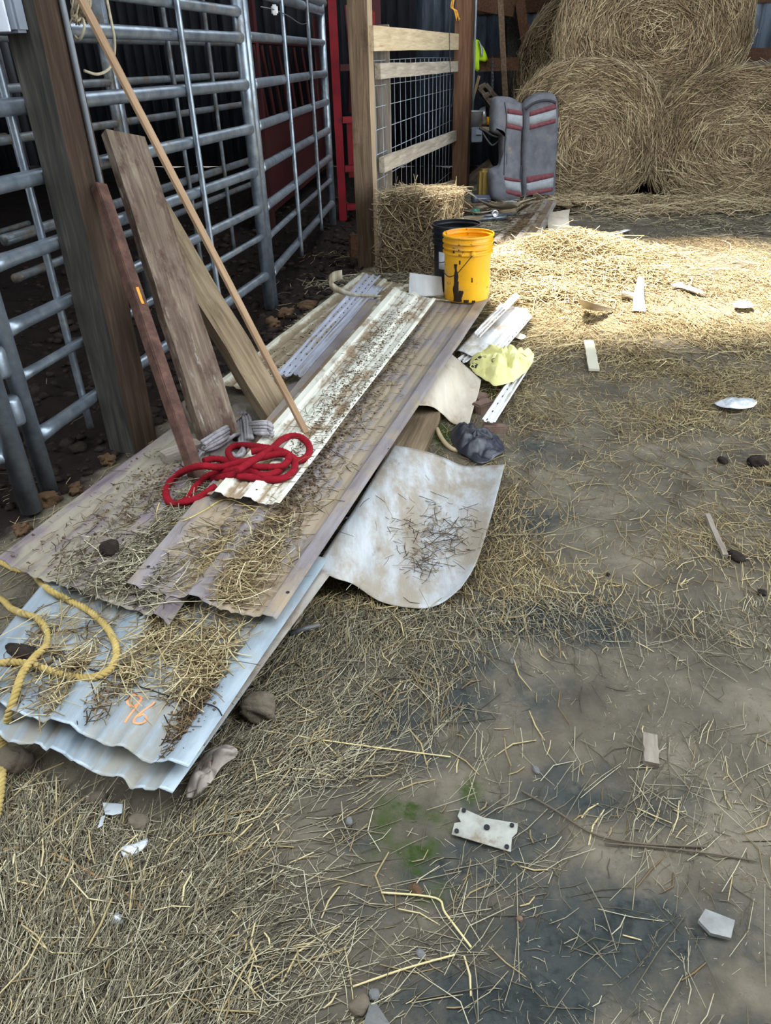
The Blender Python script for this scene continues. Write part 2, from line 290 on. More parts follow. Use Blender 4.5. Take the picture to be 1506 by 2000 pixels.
def build_ground():
    ys = np.concatenate([np.linspace(-2.5, .45, 14)[:-1], np.linspace(.45, 2.6, 190)[:-1], np.linspace(2.6, 5.5, 120)[:-1], np.linspace(5.5, 15, 100)])
    xs = np.concatenate([np.linspace(-10, -2.3, 36)[:-1], np.linspace(-2.3, 2.6, 260)[:-1], np.linspace(2.6, 9, 60)])
    X, Y = np.meshgrid(xs, ys); Z = groundz(X, Y); u, v = proj(np.stack([X, Y, Z], -1))
    on = (Y > .3)
    for a, b, ra, rb in FOOT: Z = Z-.014*on*np.exp(-(((u-a)/ra)**2+((v-b)/rb)**2)*2)*(.4+1.2*fbm(X, Y, 45, 31, 2))
    V = np.stack([X, Y, Z], -1).reshape(-1, 3)
    st = (blobs(u, v, STAIN)*on).ravel(); mo = (blobs(u, v, MOSS)*on).ravel(); pen = sst(-.1, .12, PENX(X, Y)-X).ravel()
    chf = (np.where(on, dens(u, v), .3)*sst(2.2, 4.2, Y)*(1-sst(-.3, .0, PENX(X, Y)-X))).ravel()
    o = mk('floor', V, grid_faces(len(xs), len(ys)), SOIL, None, True, dict(stain=st, moss=mo, mud=pen, chaff=chf)); o['kind'] = 'structure'
DV = np.array([300, 400, 480, 600, 700, 800, 900, 1000, 1100, 1200, 1300, 1400, 1500, 1600, 1700, 1800, 1900, 2000.]); DU = np.array([0, 250, 500, 750, 1000, 1250, 1500.])
DD = np.array([[.05, .05, .1, .2, .3, .3, .3], [.05, .05, .1, .2, .25, .25, .25], [.1, .1, .3, .6, .8, .4, .4], [.05, .1, .2, .5, 1, 1, .9], [.05, .05, .1, .3, .9, 1, 1], [.05, .05, .2, .3, .7, .8, .9], [.1, .1, .2, .3, .6, .6, .8], [.25, .3, .3, .4, .75, .3, .6], [.4, .4, .4, .5, .7, .22, .5],
               [.5, .4, .4, .9, .42, .12, .5], [.6, .5, .6, .55, .22, .08, .3], [.6, .6, .8, .5, .16, .10, .10], [.9, .9, .9, .4, .12, .13, .08], [1, 1, .9, .3, .13, .13, .10], [1, 1, .7, .18, .10, .07, .07], [1, 1, .5, .12, .04, .05, .04], [1, 1, .45, .15, .03, .03, .04], [1, 1, .45, .12, .03, .03, .04]])
def dens(u, v):
    u = np.clip(u, 0, 1499.9); v = np.clip(v, 300, 1999.9)
    i = np.searchsorted(DV, v, side='right')-1; j = np.searchsorted(DU, u, side='right')-1
    fy = (v-DV[i])/(DV[i+1]-DV[i]); fx = (u-DU[j])/(DU[j+1]-DU[j])
    return (DD[i, j]*(1-fx)+DD[i, j+1]*fx)*(1-fy)+(DD[i+1, j]*(1-fx)+DD[i+1, j+1]*fx)*fy
build_ground()
# ---------------------------------------------------------------- blades (straw, hay): thin three sided prisms
def blades(C, D, N, L, W, bend, rise=0., segs=2):
    """C centres, D unit directions, N unit normals, L lengths, W widths, bend sideways sag"""
    n = len(C); S = np.cross(D, N); k = segs+1; t = np.linspace(-.5, .5, k)
    P = C[:, None]+D[:, None]*(L[:, None]*t)[..., None]+S[:, None]*(bend[:, None]*(1-4*t*t))[..., None]+N[:, None]*((rise if np.ndim(rise) else np.full(n, rise))[:, None]*(1-4*t*t))[..., None]
    tap = 1-.5*np.abs(t)
    a = (W[:, None]*tap/2)[..., None]
    V = np.stack([P-S[:, None]*a, P+S[:, None]*a, P+N[:, None]*a*1.1], 2)    # n,k,3,3
    base = (np.arange(n)*k*3)[:, None, None]; i = (np.arange(segs)*3)[None, :, None]
    fs = []
    for p, q in ((0, 2), (2, 1), (1, 0)): fs.append(np.stack([base+i+p, base+i+q, base+i+3+q, base+i+3+p], -1).reshape(-1, 4))
    return V.reshape(-1, 3), np.concatenate(fs), k*3
def blade_obj(name, C, D, N, L, W, bend, m, parent=None, rnd=None, segs=2, rise=0.):
    V, f, k = blades(C, D, N, L, W, bend, rise, segs); r = RS.rand(len(C)) if rnd is None else rnd
    o = mk(name, V, f, m, parent, False, dict(rnd=np.repeat(r, k))); o['kind'] = 'stuff'; return o
def unit(a): return a/(np.linalg.norm(a, axis=-1, keepdims=True)+1e-9)

# ---------------------------------------------------------------- sheets
class Sheet:
    def __init__(s, A, B, C, D, majors=(), minors=(), rh=.019, rw=.05, wav=.004, rag=.006, seed=0, lip=None, sag=0.):
        """px corners with heights (u, v, h): A near left, B near right, C far right, D far left. ribs at fractions across"""
        s.c = [g(*q) for q in (A, B, C, D)]; s.W = np.linalg.norm(s.c[1]-s.c[0]); s.L = np.linalg.norm(s.c[3]-s.c[0])
        s.mj, s.mn, s.rh, s.rw, s.wav, s.rag, s.seed, s.sag = majors, minors, rh, rw, wav, rag, seed, sag
    def prof(s, a):
        h = 0*a
        for q in s.mj: d = np.abs(a-q)*s.W; h = np.maximum(h, s.rh*np.clip((s.rw*.62-d)/(s.rw*.30), 0, 1))
        for q in s.mn: d = np.abs(a-q)*s.W; h = np.maximum(h, .004*np.clip((.013-d)/.006, 0, 1))
        return h
    def eval(s, a, t, top=True):
        a = np.asarray(a, float); t = np.asarray(t, float); A, B, C, D = s.c; a_ = a[..., None]; t_ = t[..., None]
        P = A*(1-a_)*(1-t_)+B*a_*(1-t_)+C*a_*t_+D*(1-a_)*t_
        P = P+0.; P[..., 2] += s.prof(a)+s.wav*(fbm(a*2+s.seed, t*s.L*1.2, 2, s.seed, 2)-.5)*2-s.sag*4*t*(1-t); return P
    def from_px(s, u, v):
        a, t = np.meshgrid(np.linspace(0, 1, 161), np.linspace(0, 1, 241)); pu, pv = proj(s.eval(a, t)); k = np.argmin((pu-u)**2+(pv-v)**2); return a.ravel()[k], t.ravel()[k]
    def pt(s, u, v, dz=0.):
        a, t = s.from_px(u, v); p = s.eval(np.array([a]), np.array([t]))[0]; p = g(u, v, p[2]); p[2] += dz; return p
    def build(s, name, m, label, cat='metal sheet', th=.0016, ny=46, group=None, parent=None):
        br = {0., 1.}
        for q in s.mj:
            for k in (-.62, -.32, -.31, .31, .32, .62): br.add(q+k*s.rw/s.W)
        for q in s.mn:
            for k in (-.013, -.007, .007, .013): br.add(q+k/s.W)
        br |= set(np.linspace(0, 1, 17)); a = np.array(sorted(x for x in br if 0 <= x <= 1)); keep = np.concatenate([[True], np.diff(a) > 1e-4]); a = a[keep]; nx = len(a)
        t = np.linspace(0, 1, ny)**1.15; A, T = np.meshgrid(a, t)
        rg = s.rag/s.L*(fbm(a*4, a*0+s.seed, 3, s.seed+5, 3)-.5)*2; rg2 = s.rag/s.L*(fbm(a*9, a*0+7+s.seed, 3, s.seed+8, 3)-.5)*2
        rg = rg*.7; T = T+rg[None]*(1-T)**6+rg2[None]*T**6
        P = s.eval(A, T); V, f = shell(P, nx, ny, th); val = np.clip(1-s.prof(A)/max(s.rh*.5, 1e-4), 0, 1).ravel() if s.mj else np.full(A.size, .5)
        uv = np.stack([A.ravel()*s.W+s.seed*3.7, T.ravel()*s.L+s.seed*1.3], 1)
        o = mk(name, V, f, m, parent, False, dict(valley=np.tile(val, 2)), uv=np.tile(uv, (2, 1)))
        if label: tag(o, label, cat, group)
        s.o = o; return o
    def straw(s, n, m=None, spots=None, L=(.03, .12), W=.0022, name='loose_straw', seed=0, valley=True, lab=None, z=.012):
        """straw and chaff lying on this sheet, round px spots (u, v, radius fraction across, along)"""
        r = np.random.RandomState(seed+3); A = []; T = []
        if spots is None: A = r.rand(n); T = r.rand(n)
        else:
            wts = np.array([q[4] if len(q) > 4 else 1. for q in spots]); wts /= wts.sum()
            for q, k in zip(spots, (wts*n).astype(int)):
                a0, t0 = s.from_px(q[0], q[1]); A.append(a0+r.randn(k)*q[2]); T.append(t0+r.randn(k)*q[3])
            A = np.concatenate(A); T = np.concatenate(T)
        ok = (A > .01) & (A < .99) & (T > .005) & (T < .99); A = A[ok]; T = T[ok]
        if valley: p = s.prof(A) < .004+r.rand(len(A))*.015; A = A[p]; T = T[p]
        n = len(A); P = s.eval(A, T); P[:, 2] += .002+r.rand(n)**2*z
        ang = r.rand(n)*math.pi*2; D = np.stack([np.cos(ang), np.sin(ang), r.randn(n)*.08], 1); D = unit(D); N = unit(np.stack([r.randn(n)*.2, r.randn(n)*.2, np.ones(n)], 1)); N = unit(N-D*(N*D).sum(1)[:, None])
        l = L[0]+(L[1]-L[0])*r.rand(n)**1.6
        o = blade_obj(name, P, D, N, l, W*(.6+.8*r.rand(n)), l*r.randn(n)*.09, m or STRW, s.o)
        return o
def crumbs(name, sh, n, spots, size, m, seed=0):
    r = np.random.RandomState(seed); A = []; T = []
    for q in spots:
        a0, t0 = sh.from_px(q[0], q[1]); k = int(n/len(spots)); A.append(a0+r.randn(k)*q[2]); T.append(t0+r.randn(k)*q[3])
    A = np.concatenate(A); T = np.concatenate(T); ok = (A > .01) & (A < .99) & (T > .01) & (T < .99); A = A[ok]; T = T[ok]; P = sh.eval(A, T); n = len(P)
    oc = np.array([[1, 0, 0], [-1, 0, 0], [0, 1, 0], [0, -1, 0], [0, 0, 1], [0, 0, -.4]], float); of = np.array([[0, 2, 4], [2, 1, 4], [1, 3, 4], [3, 0, 4], [2, 0, 5], [1, 2, 5], [3, 1, 5], [0, 3, 5]])
    s = size*(.4+1.2*r.rand(n)**2); V = P[:, None]+oc[None]*s[:, None, None]*(.6+.8*r.rand(n, 6, 1)); V[..., 2] += (s*.3)[:, None]
    o = mk(name, V.reshape(-1, 3), (of[None]+(np.arange(n)*6)[:, None, None]).reshape(-1, 3), m, sh.o); o['kind'] = 'stuff'; return o

def patch(name, pts, m, label=None, cat=None, amp=.004, ns=18., th=.0015, parent=None, rings=7, per=6, dome=0., seed=0, group=None, smooth=True, hc=None, ridge=False, fold=0.):
    """thin irregular scrap or crumpled film: px outline with heights (u, v, h), filled in rings"""
    O = spline([g(*q) for q in pts], per, True)[:-1] if per > 1 else np.array([g(*q) for q in pts]); n = len(O); c = O.mean(0); c[2] = hc if hc is not None else c[2]
    P = []
    for k in range(rings): t = k/(rings-.001); P.append(O+(c-O)*t)
    P = np.array(P); x = P[..., 0]; y = P[..., 1]; nz = fbm(x, y, ns, seed, 4)-.5
    if ridge: nz = .45-np.abs(fbm(x, y, ns*.5, seed, 3)-.5)*5
    t = np.linspace(0, 1, rings)[:, None]
    t_b = np.linspace(0, 1, rings)[:, None]
    if fold:
        tb = np.minimum(1, .12+t_b*2.5)
        th_ = np.arctan2(y-c[1], x-c[0]); wob = fbm(x, y, 7, seed+9, 3)*6; rr0 = np.hypot(x-c[0], y-c[1])
        P[..., 2] += tb*fold*(np.abs(np.sin(th_*2.5+wob))-.5)*np.minimum(1, rr0/.06)+tb*fold*.8*(np.abs(np.sin((x*.8+y)*38+wob*1.4))-.5)
    P[..., 2] += amp*2*nz*np.minimum(1, .35+t*1.3)+dome*(1-(1-t)**2)
    P[..., 2] = np.maximum(P[..., 2], .002+th)
    B = P.copy(); B[..., 2] -= th
    V = [P.reshape(-1, 3), P[-1].mean(0)[None], B.reshape(-1, 3), B[-1].mean(0)[None]]; q = rings*n+1; f = []
    for k in range(rings-1):
        for i in range(n):
            j = (i+1) % n; a, b, d, e = k*n+i, k*n+j, (k+1)*n+j, (k+1)*n+i; f.append((a, b, d, e)); f.append((e+q, d+q, b+q, a+q))
    for i in range(n):
        j = (i+1) % n; k = (rings-1)*n; f.append((k+i, k+j, rings*n)); f.append((k+j+q, k+i+q, rings*n+q)); f.append((j, i, i+q, j+q))
    V = np.concatenate(V); uv = V[:, :2]-c[:2]
    o = mk(name, V, f, m, parent, smooth, dict(valley=np.full(len(V), .5)), uv=uv)
    if label: tag(o, label, cat, group)
    return o
def coons(name, bot, top, lef, rig, m, label=None, cat=None, nx=36, ny=30, th=.0015, amp=.002, seed=0, parent=None, world=False):
    def cv(p, n):
        Q = np.array(p if world else [g(*q) for q in p]); S = spline(Q, 10); s = np.concatenate([[0], np.cumsum(np.linalg.norm(np.diff(S, axis=0), axis=1))]); s /= s[-1]
        return np.stack([np.interp(np.linspace(0, 1, n), s, S[:, k]) for k in range(3)], 1)
    b, t, l, r = cv(bot, nx), cv(top, nx), cv(lef, ny), cv(rig, ny); a = np.linspace(0, 1, nx)[None, :, None]; e = np.linspace(0, 1, ny)[:, None, None]
    P = (1-e)*b[None]+e*t[None]+(1-a)*l[:, None]+a*r[:, None]-((1-a)*(1-e)*b[0]+a*(1-e)*b[-1]+(1-a)*e*t[0]+a*e*t[-1])
    P[..., 2] += amp*(fbm(P[..., 0], P[..., 1], 6, seed, 3)-.5)*2
    V, f = shell(P, nx, ny, th); uv = np.tile(P[..., :2].reshape(-1, 2), (2, 1)); o = mk(name, V, f, m, parent, True, dict(valley=np.full(len(V), .5)), uv=uv); o['_'] = 0; del o['_']
    if label: tag(o, label, cat)
    return o
def stone(name, u, v, rx, ry, rz, m, label, cat='stone', seed=0, h=None, parent=None, rough=.25, sub=3, sink=.35, group=None):
    """rx, ry, rz in metres"""
    p = g(u, v, h or 0.); p[2] = (groundz(p[0], p[1]) if h is None else h)+rz*(1-sink)
    bm = bmesh.new(); bmesh.ops.create_icosphere(bm, subdivisions=sub, radius=1); r = random.Random(seed); yaw = r.uniform(0, 3)
    V = np.array([q.co[:] for q in bm.verts]); f = [[q.index for q in t.verts] for t in bm.faces]; bm.free()
    k = 1+rough*(fbm(V[:, 0]*1.3+seed*3+V[:, 2], V[:, 1]*1.3-seed+V[:, 2]*.7, 1.6, seed, 3)-.5)*2+.08*(fbm(V[:, 0]+V[:, 2]*2, V[:, 1]+seed, 6, seed, 2)-.5)
    V = V*k[:, None]; V = np.sign(V)*np.abs(V)**.85*np.array([rx, ry, rz]); c, s = math.cos(yaw), math.sin(yaw); V = np.stack([V[:, 0]*c-V[:, 1]*s, V[:, 0]*s+V[:, 1]*c, V[:, 2]], 1)+p
    o = mk(name, V, f, m, parent, sub > 2)
    if label: tag(o, label, cat, group)
    return o
# ================================================================ building shell
AX = math.radians(13); DIR = np.array([math.sin(AX), math.cos(AX), 0]); PER = np.array([math.cos(AX), -math.sin(AX), 0])
BW0 = np.array([2.4, 11.1, 0.])                                   # back wall passes here
def corrug(name, o, d, nrm, length, zt, panel=.92, m=WALLM):
    r = root(name, None, None, o); tag(r, kind='structure'); n = int(length/panel)
    prof = [(0, 0), (.06, 0), (.075, .02), (.105, .02), (.12, 0), (.22, 0), (.226, .005), (.234, .005), (.24, 0), (.2999, 0)]
    for k in range(n):
        s = np.array([q[0]+.3*j for j in range(3) for q in prof]+[.92]); h = np.array([q[1] for j in range(3) for q in prof]+[0]); nx = len(s)
        P = np.array([np.array(o)+d*(k*panel+s[i])+nrm*(h[i]+.002*(k % 2))+np.array([0, 0, z]) for z in (0., zt) for i in range(nx)])
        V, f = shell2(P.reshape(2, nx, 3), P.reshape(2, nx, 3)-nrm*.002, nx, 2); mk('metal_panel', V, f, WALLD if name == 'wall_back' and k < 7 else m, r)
    return r
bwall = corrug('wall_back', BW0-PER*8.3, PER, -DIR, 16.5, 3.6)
for u, v in ((1062, 12), (1480, 106)):
    z = onplane(u, v, BW0, BW0+PER)[2]
    for a, b in ((-1.3, 2.4), (2.4, 8)): beam('girt', BW0+PER*a-DIR*.05+[0, 0, z], BW0+PER*b-DIR*.05+[0, 0, z], .13, .04, DIR, WP2, bwall, seg=3)
for z in (.5, 2.9): beam('girt', BW0-PER*1.3-DIR*.05+[0, 0, z], BW0+PER*8-DIR*.05+[0, 0, z], .13, .04, DIR, WP2, bwall, seg=3)
LW0 = BW0-PER*8.2
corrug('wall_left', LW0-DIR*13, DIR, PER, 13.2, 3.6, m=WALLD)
corrug('added_wall_front', np.array([-8.6, -.6, 0.]), np.array([1., 0, 0]), np.array([0, 1., 0]), 12.5, 4.2, m=WALLD)  # unseen wall added behind the camera to block low front light
corrug('added_wall_right', np.array([7.2, 4.6, 0.]), np.array([0., 1, 0]), np.array([-1., 0, 0]), 8.3, 3.6, m=WALLD)  # unseen part wall added to keep side light off the pens
def roof():
    hx0, hx1, hy0, hy1 = HOLE; G = []
    def slab(x0, x1, y0, y1):
        V, f = box_geo(((x0+x1)/2, (y0+y1)/2, ROOFZ+.05), x1-x0, y1-y0, .06); G.append((V, f))
    X0, X1, Y0, Y1 = -7.5, 8.5, 1.4, 13.5
    slab(X0, hx0, Y0, Y1); slab(hx1, X1, Y0, Y1); slab(hx0, hx1, Y0, hy0); slab(hx0, hx1, hy1, Y1)
    V, f = join(G); o = mk('added_ceiling', V, f, WALLM); o['kind'] = 'structure'  # unseen roof slab added to shade the interior around the sun opening
ROOFZ = 3.6
_k = -SUNDIR/SUNDIR.z*ROOFZ                                        # ground to roof shift along the sun
HOLE = (.6+SUNDIR.x/SUNDIR.z*ROOFZ, 3.0+SUNDIR.x/SUNDIR.z*ROOFZ, 3.9+SUNDIR.y/SUNDIR.z*ROOFZ, 6.05+SUNDIR.y/SUNDIR.z*ROOFZ)   # unseen roof opening, added to let the sun patch in
roof()
# ================================================================ posts
def prism_post(name, corners, zt, m, mats, fm, label, cat='post', parent=None):
    C = [np.array(c) for c in corners]; n = len(C); zs = np.linspace(-.02, zt, 14); V = []
    for k, z in enumerate(zs):
        for i, c in enumerate(C): V.append([c[0]+.002*math.sin(k*2.1+i*3), c[1]+.002*math.cos(k*1.7+i), z])
    f = []; mi = []
    for k in range(len(zs)-1):
        for i in range(n): f.append((k*n+i, k*n+(i+1) % n, (k+1)*n+(i+1) % n, (k+1)*n+i)); mi.append(fm[i])
    f.append(tuple(range(n))[::-1]); f.append(tuple((len(zs)-1)*n+i for i in range(n))); mi += [0, 0]
    o = mk(name, V, f, m, parent, False, mats=mats, fm=mi)
    if label: tag(o, label, cat)
    return o
def post_from(px, zt, mats, fm, name, label, parent=None):           # px: left, near edge, right corner at the ground
    a, b, c = (g(*q) for q in px); d = a+c-b; return prism_post(name, (a, b, c, d), zt, mats[0], mats, fm, label, parent=parent), (a, b, c, d)
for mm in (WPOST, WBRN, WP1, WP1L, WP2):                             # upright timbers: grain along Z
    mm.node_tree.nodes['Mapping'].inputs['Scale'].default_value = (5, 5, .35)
PA = [g(216, 882), g(266, 889), g(307, 858)]
rA = root('barn_post', 'thick square timber post, grey and brown, carrying a metal conduit', 'post', (PA[1][0], PA[1][1], 0))
post_from(((216, 882), (266, 889), (307, 858)), 3.6, [WPOST, WBRN], [0, 1, 1, 0], 'post_timber', None, rA)
nB = unit(np.cross(PA[2]-PA[1], [0, 0, 1.])); nA = unit(np.cross(PA[1]-PA[0], [0, 0, 1.]))
q0 = onplane(190, 358, PA[1], PA[2]); q1 = onplane(112, 0, PA[1], PA[2]); q1 = np.array([q0[0], q0[1], 3.3])
tube('conduit', np.array([q0+nB*.012, (q0+q1)/2+nB*.012, q1+nB*.012]), .0095, CONC, rA)
# switch box on the post
qx = onplane(26, 30, PA[0], PA[1]); dA = unit(PA[1]-PA[0]); yawA = math.atan2(dA[1], dA[0])
rs = root('switch_box', 'white switch plate on a grey box fixed high on the thick grey post', 'switch', qx)
bevel_me(mk('box', *box_geo(qx+nA*.03-dA*-.01+[0, 0, .02], .085, .05, .13, yawA), BXG, rs), .008)
bevel_me(mk('cover_plate', *box_geo(qx+nA*.06-dA*.008+[0, 0, .02], .075, .006, .125, yawA), WPLT, rs), .002)
bevel_me(mk('toggle', *box_geo(qx+nA*.07-dA*.008+[0, 0, .03], .012, .02, .012, yawA), PLWHT, rs), .002)
for dz in (-.005, .065): mk('screw', *lathe_geo(qx+nA*.063-dA*.008+[0, 0, dz], [(0, 0), (.004, 0), (.004, .002), (0, .003)], 10, nA), CAN, rs)
# frayed rope hank at the top of the post
pr = onplane(142, 20, PA[1], PA[2]); hy = pr[1]+.0
rr_ = root('frayed_rope', 'pale frayed rope hank hanging at the top of the thick timber post', 'rope', at(160, 60, hy))
S_ = []
for k in range(46):
    u0 = random.uniform(140, 172); u1 = u0+random.uniform(-12, 14); S_.append(tube_geo(spline([at(u0, -40, hy+random.uniform(-.05, 0)), at(u0+random.uniform(-5, 8), 5, hy+random.uniform(-.06, 0)), at(min(u1, 184), random.uniform(22, 50), hy+random.uniform(-.05, .0))], 4), .0022, 4))
o = mk('tuft', *join(S_), TAN, rr_, True); o['kind'] = 'stuff'
tube('loop', spline([at(150, 0, hy-.02), at(140, 22, hy-.03), at(143, 38, hy-.03), at(152, 40, hy-.03), at(160, 34, hy-.02), at(165, 50, hy-.03), at(160, 70, hy-.03), at(153, 77, hy-.02), at(146, 70, hy-.01)], 6), .004, TAN, rr_)
tube('loop', spline([at(205, -20, hy+.15), at(217, 40, hy+.15), at(224, 80, hy+.15), at(222, 112, hy+.15), at(212, 135, hy+.12), at(190, 145, hy+.08), at(164, 138, hy+.04)], 7), .0045, TAN, rr_)
# posts of the pen fence
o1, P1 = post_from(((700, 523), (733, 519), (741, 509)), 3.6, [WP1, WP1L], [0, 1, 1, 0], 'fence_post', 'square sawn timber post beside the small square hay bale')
n1 = unit(np.cross(P1[1]-P1[0], [0, 0, 1.])); s1 = g(693, 503)
beam('scab_board', [s1[0], s1[1], .0], [s1[0], s1[1], .17], .07, .04, n1, WP2); tag(bpy.context.scene.objects['scab_board'], 'short brown board end standing against the foot of the sawn fence post', 'board')
o2, P2 = post_from(((882, 374), (911, 373), (916, 367)), 3.6, [WP2, WP2], [0, 1, 1, 0], 'fence_post', 'reddish timber post with a conduit, between the pen fence and the grey seat')
rc_ = root('conduit_run', 'thin grey conduit with a metal outlet box on the reddish fence post', 'conduit', P2[2])
c0 = P2[2]+np.array([.012, -.012, 0]); tube('pipe', np.array([c0+[0, 0, .8], c0+[0, 0, 2.], c0+[0, 0, 3.5]]), .012, CONC, rc_)
jb = onplane(924, 263, P2[2], P2[2]+PER); bevel_me(mk('outlet_box', *box_geo([c0[0]+.05, c0[1]-.03, jb[2]], .12, .08, .15), BXG, rc_), .008); mk('cover', *box_geo([c0[0]+.07, c0[1]-.075, jb[2]+.03], .06, .012, .05), CONC, rc_)
tw = onplane(886, 28, P2[0], P2[1]); n2 = unit(np.cross(P2[1]-P2[0], [0, 0, 1.])); S_ = []
def op2(u, v, k=.03): return onplane(u, v, P2[0], P2[1])+n2*k
for k in range(7): S_.append(tube_geo(spline([op2(888+random.uniform(-3, 3), -14), op2(882+random.uniform(-3, 3), 14), op2(889+random.uniform(-3, 3), 22, .045), op2(894+random.uniform(-4, 5), 40+random.uniform(-5, 2))], 4), .004, 5))
tag(mk('orange_twine', *join(S_), ORGT, None, True), 'knotted orange twine hanging on the reddish fence post', 'twine')
# rails, wire panel
FP, FQ = P1[2], P2[0]
def fp(u, v): return onplane(u, v, FP, FQ)
fd = unit(FQ-FP); fd[2] = 0; fd = unit(fd); fn = np.array([fd[1], -fd[0], 0])
def rail(lt, lb, rt, rb, m, label, ext=0.):
    a = (fp(*lt)+fp(*lb))/2; b = (fp(*rt)+fp(*rb))/2; wd = np.linalg.norm(fp(*rt)-fp(*rb))*.5+np.linalg.norm(fp(*lt)-fp(*lb))*.5; d = unit(b-a)
    o = beam('fence_rail', a-d*ext+fn*.022, b+d*.14+fn*.022, wd, .04, fn, m); return tag(o, label, 'board')
rail((736, 53), (736, 98), (884, 65), (884, 98), WPINE, 'pale pine fence board, topmost between the two timber posts', .24)
rail((737, 125), (737, 153), (884, 119), (884, 141), WPINE2, 'greyish pine fence board, second from the top between the timber posts', .07)
rail((744, 306), (744, 335), (882, 256), (882, 276), WPINE2, 'greyish pine fence board at knee height, third from the top', .07)
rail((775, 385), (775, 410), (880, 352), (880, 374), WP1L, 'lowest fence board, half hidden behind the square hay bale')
rw = root('wire_fence_panel', 'welded wire livestock panel behind the pale fence boards', 'fence', (FP+FQ)/2*np.array([1, 1, 0]))
za = [fp(741, y)[2] for y in (117, 165, 210, 257, 303, 350)]
hz = sorted([z for z in za if z > .1]+[.06, .2]); zt = max(hz)
for z in hz: tube('wire', np.array([FP-fd*.16-fn*.02+[0, 0, z+.008*math.sin(9*z)], (FP+FQ)/2-fn*.02+[0, 0, z+.012*math.sin(31*z)], FQ-fn*.02+fd*.05+[0, 0, z]]), .0026, CONC, rw, 6)
Lf = np.linalg.norm(FQ-FP)
for k in range(0, int(Lf/.2)+1):
    p = FP+fd*(.12+.2*k)-fn*.027; tube('wire', np.array([p+[0, 0, .02], p+[0, 0, zt/2]+fd*.006*math.sin(k*2.), p+[0, 0, zt]]), .0024, CONC, rw, 6)
pb = fp(762, 300)-fn*.09; V_ = []
for k, off in enumerate((-.075, .0, .075)):
    pass
rb_ = root('upright_boards', 'silvery weathered board pair standing behind the wire panel by the sawn post', 'board', [pb[0], pb[1], 0])
zt2 = fp(762, 50)[2]
for k in (-.5, .5): beam('board', [pb[0]+PER[0]*.1*k, pb[1]+PER[1]*.1*k, 0], [pb[0]+PER[0]*.1*k, pb[1]+PER[1]*.1*k, zt2+.01*k], .098, .03, -DIR, WGRY, rb_)
ck = [fp(868, -20)+fn*.05, fp(868, 70)+fn*.05, fp(868, 140)+fn*.06, fp(876, 175)+fn*.05, fp(872, 210)+fn*.05]
tag(tube('hanging_cable', spline(ck, 6), .004, DRKM, None, 6), 'thin dark cable hanging in front of the fence boards near the reddish post', 'cable')
# ================================================================ tube gates
GA, GB = g(100, 968), g(530, 607)
def gp(u, v, off=0.): return onplane(u, v, GA, GB)
gd = unit(GB-GA); gn = np.array([gd[1], -gd[0], 0])
def gatepost(name, base, zt, r, m, parent): return tube(name, np.array([base+[0, 0, .02], base+[0, 0, zt/2], base+[0, 0, zt]]), r, m, parent, 14)
r1 = root('tube_gate', 'large galvanised tube gate behind the thick timber post and the leaning planks', 'gate', (GA+GB)/2)
gatepost('end_tube', GA, 2.3, .03, GALV, r1); GBl = GB-gd*.02; gatepost('end_tube', GBl, 2.45, .031, GALV, r1)
R1 = [((0, 52), (458, 73), .024), ((0, 213), (470, 166), .025), ((0, 360), (478, 254), .025), ((0, 505), (488, 339), .024), ((13, 640), (498, 411), .022), ((46, 735), (503, 467), .016), ((80, 845), (516, 540), .024), ((270, -10), (458, 22), .022)]
def hit(z, base):
    p = np.array(base, float); return np.array([p[0], p[1], z])
for (a, b, r) in R1:
    A, B = gp(*a), gp(*b); B2 = GBl-gd*.02; t = np.dot(B2-A, gd)/np.dot(B-A, gd); Bz = A[2]+(B[2]-A[2])*t; t0 = np.dot(GA-A, gd)/np.dot(B-A, gd); Az = A[2]+(B[2]-A[2])*t0
    Az = Az*.4+Bz*.6
    if Bz < 2.5: pipe('rail', hit(Az, GA+gd*.02), hit(Bz, B2), r, GALV, r1, 12, .22)
for (a, b, s) in (((317, 0), (425, 583), 1), ((3, 76), (126, 573), -1)):
    A, B = gp(*b), gp(*a); x = (A+B)/2+gn*.035*s; pipe('upright', hit(.1, x), hit(2.3, x), .0135, GALV, r1, 10)
G2B = g(651, 442); d2 = unit(G2B-GB); GB2 = GB+gd*.045+gn*.0
def gp2(u, v): return onplane(u, v, GB2, G2B)
r2 = root('tube_gate', 'galvanised tube gate in front of the red chute, left of the sawn timber post', 'gate', (GB2+G2B)/2)
gatepost('end_tube', GB2, 2.45, .03, GALV, r2); gatepost('end_tube', G2B, gp2(627, 9)[2], .032, GALV, r2)
for a, b, r in (((541, 2), (620, 20), .03), ((495, 77), (625, 83), .022), ((505, 166), (628, 145), .026), ((514, 243), (632, 201), .026), ((522, 318), (634, 258), .026), ((530, 389), (638, 312), .026), ((536, 441), (640, 356), .018), ((548, 508), (643, 403), .026)):
    A, B = gp2(*a), gp2(*b); dd = d2; t0 = np.dot(GB2-A, dd)/np.dot(B-A, dd); t1 = np.dot(G2B-A, dd)/np.dot(B-A, dd); Az = A[2]+(B[2]-A[2])*t0; Bz = A[2]+(B[2]-A[2])*t1; Az = .4*Az+.6*Bz
    pipe('rail', hit(Az, GB2+dd*.02), hit(Bz, G2B-dd*.02), r, GALV, r2, 12, .2)
for a in ((578, 450), (620, 425)):
    x = gp2(*a)+gn*.03; pipe('upright', hit(.12, x), hit(2.15, x), .0145, GALV, r2, 10)
pp = gp2(640, 2); tag(pipe('overhead_pipe', hit(gp2(560, -6)[2]+.05, GB2-d2*.5), hit(gp2(560, -6)[2]+.05, G2B+d2*.15), .035, GALVD, None), 'dull steel pipe lying across the top of the gate before the red chute', 'pipe')
